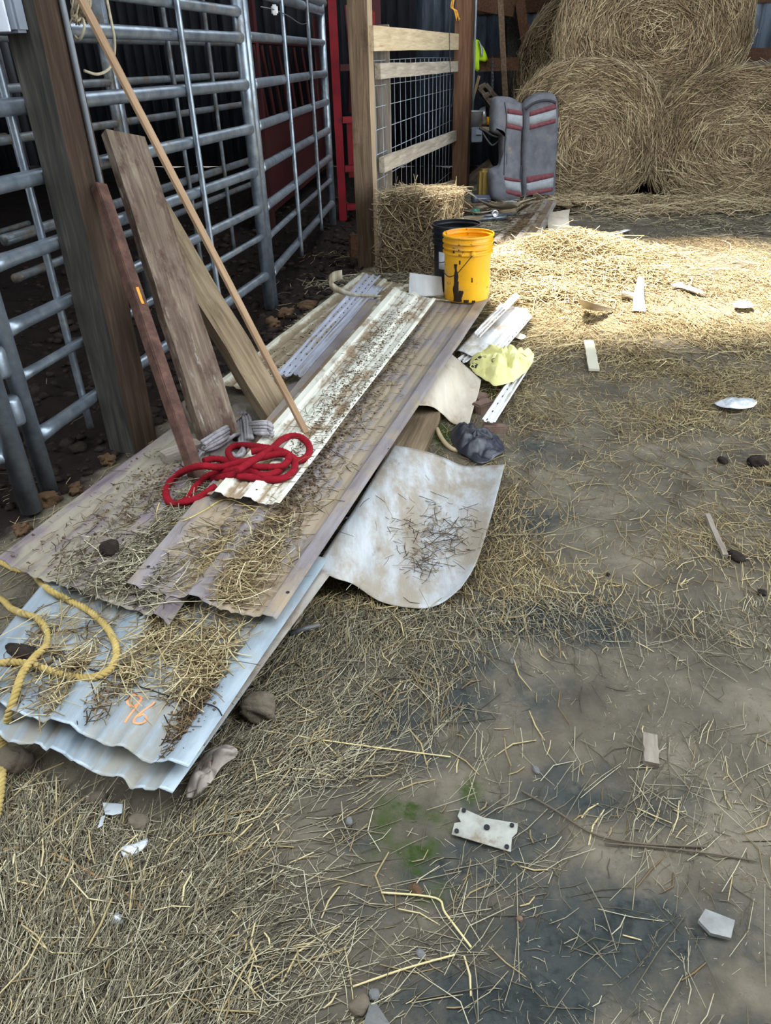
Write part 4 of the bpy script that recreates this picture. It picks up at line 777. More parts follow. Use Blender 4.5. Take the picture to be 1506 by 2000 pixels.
G.append(tube_geo(spline([z_at(u, v, [s_left, s_crm], .012) for u, v in crop([(700, 430), (750, 430), (760, 480), (700, 510), (670, 480)])], 7), .0068, 8, braid(3, 500)))
for k in range(10): G.append(tube_geo(spline([z_at(u, v, [s_left, s_crm], .02) for u, v in crop([(440, 470), (415+rr2.uniform(-10, 10), 480+rr2.uniform(-20, 20)), (395+rr2.uniform(-14, 12), 490+rr2.uniform(-36, 36))])], 4), .002, 5))
tag(mk('grey_rope', *join(G), GRYR, None, True), 'tied hank of grey rope with a frayed end, behind the red rope', 'rope')
def laid(P, r, pitch, n=8):
    P = spline(P, 1); s = np.concatenate([[0], np.cumsum(np.linalg.norm(np.diff(P, axis=0), axis=1))]); m = int(s[-1]/pitch*9)+2; q = np.linspace(0, s[-1], m); Q = np.stack([np.interp(q, s, P[:, k]) for k in range(3)], 1); T, N, B = frames(Q); G = []
    for k in range(3):
        ph = q/pitch*2*math.pi+k*2*math.pi/3; G.append(tube_geo(Q+(N*np.cos(ph)[:, None]+B*np.sin(ph)[:, None])*r*.5, r*.56, n))
    return join(G)
yp = [(-14, 1095), (25, 1115), (65, 1132), (95, 1155), (130, 1176), (170, 1195), (205, 1225), (226, 1260), (228, 1290), (214, 1315), (185, 1328), (140, 1328), (100, 1315), (60, 1302), (20, 1300), (-20, 1304)]
yp2 = [(-20, 1165), (10, 1188), (40, 1202), (75, 1215), (93, 1240), (92, 1268), (75, 1295), (50, 1328), (30, 1370), (18, 1410), (10, 1450), (6, 1490), (2, 1540), (-6, 1590)]
Pa = spline([z_at(u, v, [s_left, s_top, s_low], .009) for u, v in yp], 12); Pb = spline([z_at(u, v, [s_left, s_top, s_low], .010+(.012 if 1280 < v < 1330 else 0)) for u, v in yp2[:10]]+[g(u, v, .03) for u, v in yp2[10:]], 12)
def smoothz(P, k=7): Z = np.convolve(np.pad(P[:, 2], k, 'edge'), np.ones(2*k+1)/(2*k+1), 'valid'); P[:, 2] = np.maximum(P[:, 2], Z); return P
tag(mk('yellow_rope', *join([laid(smoothz(Pa), .0085, .034), laid(smoothz(Pb), .0085, .034)]), YELR, None, True), 'twisted yellow rope looping over the front sheets at the left edge', 'rope')
tw = [(312, 985), (306, 1008), (312, 1024), (335, 1026), (365, 1018), (400, 1000), (437, 979), (470, 985), (520, 1012), (560, 1020)]
tag(tube('thin_twine', spline([z_at(u, v, [s_left, s_brn], .006) for u, v in tw], 8), .0016, TWINE, None, 5), 'thin pale yellow twine trailing from under the red rope', 'twine')
# ================================================================ buckets
def bucket(u, v, base_h, rimv, rt, rbm, m, name, label, label_part=None, handle=None, seed=0):
    b = g(u, v, base_h); zt = at(u, rimv, b[1])[2]-base_h; r = root(name, label, 'bucket', b, 'five gallon buckets')
    pr = [(0, .004), (rbm*.93, .004), (rbm*.98, 0), (rbm, .012), (rbm+(rt-.012-rbm)*.737, zt*.70)]
    for h, d in ((.72, .0), (.725, .010), (.75, .010), (.755, 0), (.80, 0), (.805, .010), (.825, .010), (.83, 0), (.88, .0), (.885, .012), (.91, .012), (.915, .002), (.965, .002), (.97, .012), (1., .012), (1., .004)): pr.append((rbm+(rt-.012-rbm)*min(1, h/.95)+d, zt*h))
    pr += [(rt-.006, zt*.99), (rbm+(rt-.012-rbm)*.7-.003, zt*.7), (rbm-.004, .012), (0, .012)]
    V, f = lathe_geo(b, pr, 56); mk('shell', V, f, m, r, True); return r, b, zt
yr, yb, yz = bucket(911, 581, .115, 455, .143, .127, YEL, 'bucket', 'yellow plastic bucket streaked with dark grime, standing in front of the black one')
rt = np.linalg.norm(at(868, 455, yb[1])-at(965, 455, yb[1]))/2
bk, bb, bz = bucket(889, 562, .09, 436, .146, .128, BLK, 'bucket', 'black plastic bucket with a white sticker, standing behind the yellow one')
fr = lambda ang, r, z, b: np.array([b[0]+math.sin(ang)*r, b[1]-math.cos(ang)*r, b[2]+z])
def yrz(z): return .127+(.143-.012-.127)*z/(.95*yz)
tube('bail_wire', spline([fr(.10, yrz(yz*.76)+.018, yz*.76, yb), fr(-.05, yrz(yz*.7)+.022, yz*.70, yb), fr(-.28, yrz(yz*.6)+.022, yz*.58, yb), fr(-.52, yrz(yz*.55)+.018, yz*.47, yb), fr(-.9, yrz(yz*.5)+.014, yz*.40, yb), fr(-1.3, yrz(yz*.5)+.016, yz*.45, yb)], 6), .0026, DRKM, yr, 6)
mk('bail_ear', *lathe_geo(fr(.10, yrz(yz*.76)+.008, yz*.76, yb), [(0, 0), (.016, 0), (.016, .008), (.008, .014), (0, .014)], 14, fr(.1, 1, 0, np.zeros(3))), YEL, yr, True)
G = []
for k in range(2): pass
st_a = np.linspace(-.95, -.25, 8); P = np.array([fr(a, .128+(.006*z/.3)+.003, z, bb) for z in (bz*.36, bz*.62) for a in st_a]); Pi = P.copy(); Pi[:, :2] = bb[:2]+(Pi[:, :2]-bb[:2])*.98
V, f = shell2(P.reshape(2, 8, 3), Pi.reshape(2, 8, 3), 8, 2); tag(mk('sticker', V, f, WPLT, bk), 'white paper sticker')
tube('bail_wire', spline([fr(a, .146+.018, bz*.8-.12*math.sin(max(0, min(1, (a+2.)/2.4))*3.14), bb) for a in np.linspace(-2., .4, 9)], 4), .0026, DRKM, bk, 6)
def streak(a0, z0, z1, w0, seed):
    r = np.random.RandomState(seed); n = 34; z = np.linspace(z0, z1, n)*yz; ww = w0*(.35+1.1*fbm(z*14+seed, z*0+seed, 2, seed, 3)); ac = a0+.10*(fbm(z*7, z*0, 2, seed+4, 2)-.5); P = []
    for i in range(n):
        R = yrz(z[i])+.0012
        for k in (-1, -.3, .3, 1): P.append(fr(ac[i]+k*ww[i]/R, R, z[i], yb))
    P = np.array(P); Pi = P.copy(); Pi[:, :2] = yb[:2]+(P[:, :2]-yb[:2])*.992; V, f = shell2(P.reshape(n, 4, 3), Pi.reshape(n, 4, 3), 4, n); mk('grime_streak', V, f, GRIME, yr, True)
GRIME = mat('black_grime', [(.3, (26, 19, 12)), (.7, (54, 38, 20))], 30, rough=.6)
for q in ((-.64, .6, .03, .011, 1), (-.52, .34, .05, .010, 2), (-.78, .84, .76, .007, 3), (-.35, .2, .03, .014, 4), (.12, .40, .33, .006, 5), (-.1, .06, .01, .012, 6), (.2, .045, .01, .012, 7), (-.55, .1, .02, .02, 8), (-.42, .66, .6, .004, 9)): streak(*q)
# white siding piece and curled strip in front of the buckets
b1, b2 = g(798, 580, .115), g(866, 578, .115); t1, t2 = onplane(795, 541, b1, b2), onplane(858, 549, b1, b2); yb_ = np.array([.02, .09, 0])
P = []
for k in range(10):
    e = k/9.; a = math.sin(e*math.pi)*.035; P.append([b1*(1-e)+(t1+yb_)*e-yb_*a*6*.4+[0, 0, .0], b2*(1-e)+(t2+yb_)*e-yb_*a*6*.4])
P = np.array(P); V, f = shell2(P, P+np.array([.002, .008, .0]), 2, 10); tag(mk('siding_offcut', V, f, SWHT, None, True, dict(valley=np.full(len(V), .3)), uv=np.zeros((len(V), 2))+V[:, :2]), 'curved white siding offcut propped left of the yellow bucket', 'offcut')
cs = [(668, 536, .30, .05), (652, 541, .27, .06), (643, 550, .22, .062), (650, 560, .17, .05), (672, 571, .14, .03), (700, 577, .125, .018), (745, 579, .12, .012), (800, 580, .118, .01), (850, 585, .118, .01), (895, 590, .115, .01)]
Q = spline([np.array([*at(u, v, g(700, 577, .11)[1]+(.02*(k < 4)))]) if k < 5 else g(u, v, h) for k, (u, v, h, _) in enumerate(cs)], 6); hgt = np.interp(np.linspace(0, 1, len(Q)), np.linspace(0, 1, len(cs)), [c[3] for c in cs])
P = np.stack([Q-np.stack([0*hgt, 0*hgt, hgt*.5], 1), Q+np.stack([0*hgt, 0*hgt, hgt*.5], 1)], 1); V, f = shell2(P, P+np.array([.001, .003, 0]), 2, len(Q)); tag(mk('curled_strip', V, f, SCRM2, None, True, dict(valley=np.full(len(V), .5)), uv=V[:, :2]), 'cream metal strip curling up at its tip, lying across the far end of the pile', 'strip')
# ================================================================ upright bench seat
SA, SB = g(957, 399), g(1086, 391)
def spx(L, s=5.02, ox=860, oy=150): return [(x/s+ox, y/s+oy) for x, y in L]
sv = unit(SB-SA); sfn = np.array([sv[1], -sv[0], 0])
def so_(u, v, d=0.): p = onplane(u, v, SA, SB); return p-sfn*(.10*p[2])+sfn*d
rs_ = root('bench_seat', 'grey vehicle bench seat with red and pale stripes, standing on end by the hay bales', 'seat', (SA+SB)/2)
def cushion(name, L, cx, cy):
    O = spline(np.array([[*so_(u, v)] for u, v in spx(L)]), 4, True)[:-1]; n = len(O); R = []; tn = unit(np.roll(O, -1, 0)-np.roll(O, 1, 0)); inn = unit(np.cross(tn, sfn)); c = O.mean(0); inn = inn*(1 if ((c-O)*inn).sum() > 0 else -1)
    for k, d in ((.012, -.10), (0, -.06), (0, .0), (.006, .03), (.016, .05), (.032, .062), (.045, .066)): R.append(O+inn*k+sfn*d)
    V = np.concatenate(R); V[:, 2] = np.maximum(V[:, 2], .005); f = [tuple(range(n))[::-1]]+[(i*n+k, i*n+(k+1) % n, (i+1)*n+(k+1) % n, (i+1)*n+k) for i in range(len(R)-1) for k in range(n)]+[tuple((len(R)-1)*n+k for k in range(n))]
    return mk(name, V, f, SEAT, rs_, True)
cushion('cushion', [(555, 225), (600, 198), (700, 200), (760, 222), (800, 250), (828, 275), (822, 400), (812, 560), (800, 720), (795, 860), (782, 1000), (780, 1120), (776, 1232), (690, 1246), (590, 1235), (498, 1190), (488, 1060), (494, 930), (560, 890), (602, 855), (606, 700), (602, 590), (560, 560), (522, 540), (524, 420), (535, 300)], 700, 720)
cushion('cushion', [(836, 330), (870, 250), (930, 195), (1010, 165), (1100, 155), (1150, 175), (1174, 230), (1182, 350), (1172, 520), (1160, 700), (1140, 880), (1128, 1040), (1112, 1190), (1000, 1190), (880, 1195), (800, 1195), (794, 1050), (800, 860), (812, 700), (822, 520)], 980, 700)
def stripe(L, m, d=.07, name='stripe', dome=.012):
    q = [np.array(so_(u, v, d)) for u, v in spx(L)]; nx, ny = 9, 4; P = []
    for j in range(ny):
        for i in range(nx):
            a, e = i/(nx-1), j/(ny-1); p = q[0]*(1-a)*(1-e)+q[1]*a*(1-e)+q[2]*a*e+q[3]*(1-a)*e; P.append(p+sfn*dome*math.sin(math.pi*e)**.6*(math.sin(math.pi*a)**.3))
    P = np.array(P).reshape(ny, nx, 3); V, f = shell2(P, P-sfn*.05, nx, ny); return mk(name, V, f, m, rs_, True)
for L, m in (([(664, 312), (814, 335), (812, 382), (662, 362)], SEATR), ([(662, 362), (812, 382), (808, 490), (652, 455)], SEATW), ([(652, 455), (808, 490), (800, 532), (645, 502)], SEATR), ([(880, 345), (1144, 262), (1142, 318), (878, 392)], SEATR), ([(878, 392), (1142, 318), (1138, 408), (876, 480)], SEATW), ([(876, 480), (1138, 408), (1132, 452), (874, 520)], SEATR),
             ([(615, 975), (770, 1000), (772, 1030), (616, 1008)], SEATR), ([(616, 1008), (772, 1030), (776, 1125), (620, 1095)], SEATW), ([(620, 1095), (776, 1125), (778, 1172), (622, 1142)], SEATR), ([(832, 975), (1098, 935), (1096, 980), (830, 1040)], SEATR), ([(830, 1040), (1096, 980), (1088, 1075), (828, 1118)], SEATW), ([(828, 1118), (1088, 1075), (1080, 1115), (826, 1168)], SEATR)): stripe(L, m, .066)
def band(L, w_, m, name, d=.05): return tube(name, spline([so_(u, v, d) for u, v in spx(L)], 5), w_, m, rs_, 8)
band([(842, 318), (885, 285), (950, 250), (1030, 235), (1100, 240), (1140, 258)], .012, SEATD, 'seam', .066); band([(1100, 950), (1150, 700), (1165, 500)], .01, SEATD, 'seam', .03); band([(795, 870), (780, 1000), (784, 1190)], .016, SEATD, 'gap_edge', .03); band([(640, 250), (655, 400), (640, 560), (625, 760), (612, 960)], .006, SEATD, 'seam', .063)
tube('spring_wire', spline([so_(u, v, -.03) for u, v in spx([(1180, 470), (1196, 490), (1190, 560), (1165, 590)])], 4), .005, DRKM, rs_, 6)
tube('lever_arm', spline([so_(u, v, -.05) for u, v in spx([(610, 600), (540, 580), (480, 540), (420, 510)])], 5), .014, DRKM, rs_, 7); tube('lever_arm', spline([so_(u, v, -.05) for u, v in spx([(600, 640), (545, 680), (500, 640), (450, 560)])], 5), .01, DRKM, rs_, 7)
# ================================================================ things behind the reddish post
VY = P2[2][1]+.45
def vy(u, v, d=0.): return at(u, v, VY+d)
gz = vy(960, 126)[2]
tag(beam('wall_board', hit(gz, vy(880, 126)), hit(gz+.0, vy(1012, 126)), .13, .04, [0, -1, 0], WP2), 'brown board behind the hi-vis jacket and chain', 'board')
def cloth(name, L, parent, m, d0=0., th=.03, seed=0):
    O = np.array([vy(u, v, d0) for u, v in L]); c = O.mean(0); n = len(O); R = []
    for k, d in ((1., .01), (.97, -.015), (.7, -.03), (.35, -.038)): R.append(c+(O-c)*k+np.array([0, 1., 0])*d+np.array([0, 1., 0])*(fbm(O[:, 0]*(8+k), O[:, 2]*3, 3, seed, 2)-.5)[:, None]*.05*k)
    V = np.concatenate([R[0]+[0, .02, 0]]+R); k_ = 5; f = [tuple(range(n))]+[(i*n+k, (i+1)*n+k, (i+1)*n+(k+1) % n, i*n+(k+1) % n) for i in range(k_-1) for k in range(n)]+[tuple((k_-1)*n+k for k in range(n))[::-1]]
    return mk(name, V, f, m, parent, True)
def c3(L, s=3.012, ox=700, oy=0): return [(x/s+ox, y/s+oy) for x, y in L]
rv = root('safety_jacket', 'hi-vis yellow green jacket hanging behind the reddish fence post', 'jacket', vy(930, 190))
cloth('body', c3([(655, 238), (690, 230), (712, 236), (725, 262), (740, 285), (755, 320), (764, 352), (745, 364), (718, 358), (706, 372), (710, 410), (700, 422), (684, 412), (672, 395), (650, 360)]), rv, HIVIS, -.07, seed=1)
cloth('sleeve', c3([(655, 415), (678, 440), (684, 480), (680, 520), (672, 560), (655, 590)]), rv, HIVIS, -.05, seed=3)
cloth('reflective_tape', c3([(706, 240), (716, 246), (734, 290), (730, 330), (716, 332), (718, 290)]), rv, REFL, -.115, seed=2)
tag(beam('fork_handle', vy(922, 200, -.08), vy(936, 148, -.05), .03, .03, [0, -1, 0], WLATH), 'pale wooden tool handle slanting below the hi-vis jacket', 'handle')
rch = root('hanging_chain', 'steel chain hanging in front of the back board, right of the jacket', 'chain', vy(961, 176))
for k in range(17):
    p = vy(962-.3*math.sin(k), 115+k*3.7, -.06); th = np.linspace(0, 2*math.pi, 13); ax = np.array([1., 0, 0]) if k % 2 else np.array([.2, 1, 0]); Q = p+np.outer(np.cos(th)*.011, ax)+np.outer(np.sin(th)*.021, [0, 0, 1.]); tube('link', Q, .004, CHAINM, rch, 5)
rcr = root('wooden_crate', 'small tilted wooden slat tray between the chain and the grey seat', 'crate', vy(955, 215))
for a, b in (((936, 172), (966, 212)), ((949, 165), (974, 196)), ((936, 172), (949, 165)), ((947, 187), (961, 181)), ((955, 199), (970, 190)), ((966, 212), (974, 196))): beam('slat', vy(*a, -.12), vy(*b, -.12), .05, .014, [.3, -1, .3], WOLD, rcr, .002, .001, 3)
beam('bottom', vy(944, 176, -.06), vy(967, 206, -.06), .16, .01, [.3, -1, .3], WPOST, rcr, .002, .001, 3)
zs = vy(938, 246)[2]; sh0 = vy(938, 246, -.05); tag(beam('shelf_board', hit(zs-.02, vy(912, 246, -.1)), hit(zs-.02, vy(962, 246, -.1)), .24, .03, [0, 0, 1], WP1L), 'rough board shelf carrying the plastic tub beside the reddish post', 'shelf')
tc = vy(926, 243, -.14); zz = zs
tag(mk('plastic_tub', *lathe_geo([tc[0], tc[1], zz-.002], [(0, 0), (.085, 0), (.105, .16), (.112, .165), (.108, .168), (.1, .163), (.08, .008), (0, .008)], 28), TRNS, None, True), 'milky plastic tub standing on the board shelf', 'tub')
tc = vy(945, 240, -.02); tag(mk('metal_bowl', *lathe_geo([tc[0]-.02, tc[1], zz+.10], [(0, -.075), (.05, -.06), (.09, -.0), (.098, .06), (.1, .06), (.09, -.004), (.05, -.066), (0, -.08)], 28, (1, -.3, .2)), CAN, None, True), 'round shiny metal bowl lying on its side on the shelf', 'bowl')
tc = vy(957, 243, -.09); rb5 = root('spray_bottle', 'small dark bottle with a yellow label on the shelf end', 'bottle', [tc[0], tc[1], zz-.002])
mk('body', *lathe_geo([tc[0], tc[1], zz-.002], [(0, 0), (.04, 0), (.042, .01), (.042, .12), (.015, .15), (.015, .18), (0, .18)], 20), BLK, rb5, True); mk('label', *lathe_geo([tc[0], tc[1], zz+.02], [(.0425, 0), (.0435, 0), (.0435, .08), (.0425, .08)], 20), YEL, rb5, True); mk('cap', *lathe_geo([tc[0], tc[1], zz+.175], [(0, 0), (.02, 0), (.018, .035), (0, .035)], 14), GRN, rb5, True)
def lean(name, a, b, w_, t_, m, label, Y, cat='board'): return tag(beam(name, at(*a, Y), at(*b, Y), w_, t_, [0, -1, 0], m), label, cat)
bY = BF+.9
def tall(name, u0, u1, vt, Y, w_, t_, m, label):
    b = at(u0, 300, Y); p = at(u1, vt, Y); d = (p-b); k = (p[2])/(d[2]); b2 = p-d*k; q = p+d*((3.3-p[2])/d[2])*1.; return tag(beam(name, b2, q, w_, t_, [0, -1, 0], m), label, 'board' if w_ < .12 else 'post')
tall('leaning_lath', 993, 977, 0, bY+.15, .06, .03, WP1, 'thin upright lath leaning in the dark corner left of the bales')
tall('corner_post', 1008, 1003, 0, bY+1.1, .19, .14, WPOST, 'dark timber post in the back corner of the barn')
tall('diagonal_brace', 1062, 1014, 0, bY+.75, .11, .05, WP2, 'brown timber brace slanting in front of the back wall beside the bales')
rH = onplane(985, 10, BW0, BW0+PER); tag(beam('header_board', at(905, -6, 9.6), at(1003, 12, 9.9), .2, .04, [0, -1, 0], WP2), 'brown board crossing high behind the reddish post', 'board')
tag(beam('lower_board', at(900, 372, VY), at(960, 322, VY+.2), .16, .03, [0, -1, 0], WOLD), 'grey board slanting in the dark gap behind the reddish post', 'board')
V, f = box_geo(g(952, 398)+np.array([-.02, .12, .16]), .14, .12, .32, .2); tag(bevel_me(mk('yellow_jug', V, f, flat('dull_yellow', (120, 98, 44), .6)), .03, 3), 'dull yellow jug standing left of the grey seat foot', 'jug')
tb = g(943, 398)+np.array([0, -.02, .05]); tag(mk('clear_bottle', *lathe_geo(tb, [(0, -.12), (.04, -.12), (.043, -.1), (.043, .06), (.016, .1), (.016, .13), (0, .13)], 18, (1, .25, -.05)), flat('clear_plastic', (74, 76, 88), .15), None, True), 'clear dusty bottle lying in the shade left of the seat foot', 'bottle')
# ================================================================ junk by the seat
s_far = Sheet((955, 478, .03), (1048, 482, .05), (1088, 396, .10), (1040, 392, .04), (.1, .55, .93), (.3, .7), rh=.02, rw=.06, rag=.02, seed=14, wav=.02); s_far.build('roofing_sheet', SGRY, 'grey weathered ribbed sheet lying behind the buckets toward the seat'); s_far.straw(420, STRF, [(1020, 430, .2, .2), (1000, 450, .2, .15)], (.02, .12), .004, 'dark_debris', 30, False)
def strip(name, L, w_, m, label, cat='strip', th=.003, tw=0.):
    Q = spline([g(*q) for q in L], 6); T, N, B = frames(Q); S = unit(np.cross(T, [0, 0, 1.]))*w_/2; P = np.stack([Q-S, Q+S+[0, 0, tw]], 1); V, f = shell2(P, P-[0, 0, th], 2, len(Q)); return tag(mk(name, V, f, m, None, True, dict(valley=np.full(len(V), .5)), uv=V[:, :2]), label, cat)
strip('flashing_strip', [(1092, 482, .02), (1092, 455, .05), (1090, 432, .11), (1094, 415, .10)], .17, STAN, 'tan metal flashing piece lying right of the grey ribbed sheet', tw=.03)
strip('flashing_strip', [(1066, 484, .02), (1058, 472, .06), (1050, 463, .05)], .2, SCRM2, 'short cream flashing piece under the corner of the grey ribbed sheet', tw=.02)
strip('webbing_strap', [(886, 378, .10), (905, 374, .2), (922, 386, .18), (945, 402, .12), (975, 410, .09), (1010, 404, .14), (1040, 394, .16), (1056, 387, .2)], .10, STRAP, 'dirty webbing strap snaking in front of the grey seat', 'strap', tw=.05)
strip('webbing_strap', [(858, 372, .12), (880, 400, .05), (905, 412, .03), (940, 416, .03)], .07, STRAP, 'short dirty strap lying just behind the square bale', 'strap', tw=.03)
patch('feed_sack', [(850, 384, .10), (880, 376, .22), (908, 388, .2), (904, 408, .08), (886, 417, .03), (862, 414, .03)], STAN, 'crumpled grey feed sack behind the square hay bale', 'sack', .02, 8, dome=.08, seed=4, fold=.04, rings=16)
strip('torn_strip', [(885, 424, .04), (920, 408, .08), (955, 400, .10)], .10, SGRY, 'torn grey strip lying over the junk behind the black bucket')
strip('torn_strip', [(900, 415, .04), (935, 420, .07), (975, 412, .06), (1005, 398, .11)], .07, STAN, 'tan torn strip crossing the junk beside the drink can', tw=.03)
strip('torn_strip', [(1000, 425, .05), (1020, 412, .10), (1032, 402, .12)], .09, WP1, 'brown splintered strip at the corner of the grey ribbed sheet', tw=.03)
strip('torn_strip', [(860, 430, .05), (880, 432, .06), (930, 438, .05)], .08, SGRY, 'grey strip end just behind the rims of the buckets')
tag(tube('metal_rod', np.array([g(895, 425, .05), g(950, 421, .06), g(1008, 418, .05)]), .012, GALVD), 'thin steel rod lying across the junk behind the buckets', 'rod')
tag(tube('metal_rod', np.array([g(930, 430, .03), g(960, 426, .03), g(990, 424, .04)]), .02, GALV), 'short thicker bright rod lying beside the thin steel rod', 'rod')
tag(tube('metal_hoop', spline([g(975, 410, .04), g(985, 398, .1), g(1003, 394, .12), g(1014, 402, .07)], 6), .009, GALV), 'bent steel hoop in the junk before the grey seat', 'hoop')
c_ = g(964, 416, .07); tag(mk('drink_can', *lathe_geo(c_, [(0, -.06), (.026, -.06), (.033, -.05), (.033, .05), (.026, .06), (.022, .055), (0, .055)], 20, (.15, -1, .05)), CAN, None, True), 'bare aluminium drink can lying end on in the junk pile', 'can')
c_ = g(929, 416, .07); tag(mk('drink_can', *lathe_geo(c_, [(0, -.06), (.03, -.06), (.04, -.045), (.042, .03), (.02, .065), (.016, .06), (0, .06)], 20, (-.3, -1, .1)), GRN, None, True), 'green bottle end lying in the junk pile behind the buckets', 'bottle')
tag(beam('broken_board', g(880, 436, .04), g(1000, 408, .06), .1, .03, [0, 0, 1], WOLD2), 'broken grey board lying under the junk in front of the seat', 'board')
tag(beam('broken_board', g(905, 402, .03), g(985, 400, .06), .08, .03, [0, 0, 1], WP1), 'brown broken board lying close to the foot of the seat', 'board')
strip('bark_curl', [(1088, 408, .02), (1104, 411, .05), (1120, 408, .03), (1128, 404, .05)], .14, flat('brown_sacking', (112, 92, 72), .9), 'curled brown sacking lying right of the seat foot', 'sacking', tw=.05)
patch('plastic_sheet_scrap', [(958, 492, .05), (985, 478, .09), (1020, 480, .10), (1042, 492, .06), (1044, 508, .03), (1000, 512, .05), (962, 510, .04)], PLWHT, 'white plastic sack lying in the sunlit loose hay', 'sack', .02, 9, dome=.04, seed=9)
# ================================================================ hay mound
def mound(name, label, spots, n, m, Lr, W, seed, cat='hay'):
    r = np.random.RandomState(seed); C = []
    for (u, v, rx, ry, h, k) in spots:
        p = g(u, v); q = int(n*k); a = r.randn(q, 2)*.5; x = p[0]+a[:, 0]*rx; y = p[1]+a[:, 1]*ry; top_ = h*np.exp(-(a**2).sum(1)*1.6); C.append(np.stack([x, y, groundz(x, y)+top_*np.sqrt(r.rand(q))+.005], 1))
    C = np.concatenate(C); n = len(C); ang = r.rand(n)*2*math.pi; D = unit(np.stack([np.cos(ang), np.sin(ang), r.randn(n)*.22], 1)); N = unit(np.stack([r.randn(n)*.3, r.randn(n)*.3, np.ones(n)], 1)); N = unit(N-D*(N*D).sum(1)[:, None]); L = Lr[0]+(Lr[1]-Lr[0])*r.rand(n)**1.5
    o = blade_obj(name, C, D, N, L, W*(.6+.8*r.rand(n)), L*r.randn(n)*.12, m, None, np.clip(r.rand(n)*.8+.2, 0, 1), rise=L*.08); return tag(o, label, cat)
mound('loose_hay_pile', 'loose pile of pale hay spilling right of the buckets in the sunlight', [(1000, 540, .7, .5, .10, .3), (1110, 515, .75, .5, .22, .35), (1180, 540, .6, .4, .10, .2), (1040, 580, .6, .3, .06, .15)], 7500, STRW, (.08, .3), .0055, 3)
mound('bale_spill', 'hay fallen along the foot of the round bales', [(1250, 400, 1.6, .25, .06, .4), (1420, 412, 1.2, .3, .09, .4), (1130, 396, .8, .2, .05, .2)], 2600, BALE, (.1, .35), .006, 5)
mound('bale_litter', 'loose hay shed around the square bale', [(770, 552, .5, .16, .05, .5), (850, 556, .25, .12, .05, .3), (810, 566, .5, .12, .03, .2)], 1500, STRD, (.06, .22), .004, 6)
# ================================================================ ground straw
def ground_straw():
    r = np.random.RandomState(5); res = []
    for (y0, y1, x0, x1, dn, Lr, W, mt, nm, lab) in ((.35, 1.6, -1.5, 1.5, 22000, (.02, .19), .00165, STRD, 'ground_straw', 'straw strewn over the earth floor nearest the viewer'), (.35, 1.7, -1.5, 1.5, 2600, (.02, .13), .0033, STRW, 'ground_straw', 'thicker pale straw pieces scattered over the nearest earth'), (1.6, 3.4, -1.6, 2.2, 9000, (.02, .16), .0021, STRW, 'ground_straw', 'straw strewn over the middle of the earth floor'), (3.4, 6.2, -.6, 3.4, 5200, (.03, .2), .0036, STRW, 'ground_straw', 'sunlit carpet of straw beyond the yellow bag'), (6.2, 9.2, .2, 5.6, 2400, (.05, .24), .0048, STRD, 'ground_straw', 'straw strewn between the sunlit hay and the round bales')):
        n = int((y1-y0)*(x1-x0)*dn); x = x0+(x1-x0)*r.rand(n); y = y0+(y1-y0)*r.rand(n); z = groundz(x, y); u, v = proj(np.stack([x, y, z], 1))
        wgt = dens(u, v)*np.clip(-.1+2.9*(fbm(x, y, 3.2, 77, 4)-.26), .07 if y0 < 1.6 else .2, 1.25)*np.where(PENX(x, y)-x > -.02, .10, 1.); wgt = np.where(v < 2080, wgt, .3); A_, B_, C_, D_ = [q[:2] for q in s_low.c]; e1 = B_-A_; e2 = D_-A_; dt = e1[0]*e2[1]-e1[1]*e2[0]; qa = ((x-A_[0])*e2[1]-(y-A_[1])*e2[0])/dt; qb = (e1[0]*(y-A_[1])-e1[1]*(x-A_[0]))/dt; wgt = wgt*np.where((qa > -.2) & (qa < .97) & (qb > .0) & (qb < 3.2), 0, 1)
        ok = r.rand(n) < wgt; x, y, z = x[ok], y[ok], z[ok]; n = len(x); fl = .1+fbm(x, y, 1.3, 50, 2)*2.2+.35*r.randn(n)+(r.rand(n) < .42)*r.rand(n)*6.3; D = np.stack([np.cos(fl), np.sin(fl), r.randn(n)*.05], 1); D = unit(D)
        N = unit(np.stack([r.randn(n)*.2, r.randn(n)*.2, np.ones(n)], 1)); N = unit(N-D*(N*D).sum(1)[:, None]); L = Lr[0]+(Lr[1]-Lr[0])*r.rand(n)**2.2; dd = wgt[ok]
        C = np.stack([x, y, z+.003+r.rand(n)**2*.02*np.clip(dd, .1, 1)], 1); rn = np.clip(r.rand(n)*.8+.35*(fbm(x, y, 1.5, 91, 3)-.3), 0, 1)
        tag(blade_obj(nm, C, D, N, L, W*(.5+1.*r.rand(n)), L*r.randn(n)*.09, mt, None, rn), lab, 'straw')
ground_straw()
def ground_chaff():
    r = np.random.RandomState(15); n = 42000; y = .4+4.2*r.rand(n)**1.5; x = -1.5+(3.2+.25*y)*r.rand(n); ok = PENX(x, y)-x < 0; x, y = x[ok], y[ok]; k = r.rand(len(x)) < np.clip(3*fbm(x, y, 5, 61, 3)-.9, .08, 1); x, y = x[k], y[k]; n = len(x); a = r.rand(n)*6.28
    D = np.stack([np.cos(a), np.sin(a), 0*a], 1); N = np.tile([0, 0, 1.], (n, 1)); L = .004+.022*r.rand(n)**2.5; V, f, q = blades(np.stack([x, y, groundz(x, y)+.002], 1), D, N, L, (.0009+.001*r.rand(n))*np.clip(y/2, .7, 2), L*0, 0., 1)
    o = mk('chaff_bits', V, f, STRD, None, False, dict(rnd=np.repeat(r.rand(n), q))); o['kind'] = 'stuff'; tag(o, 'tiny broken chaff bits sprinkled over the bare earth', 'chaff')
ground_chaff()
PALE = flat('pale_stem', (186, 170, 126), .7)
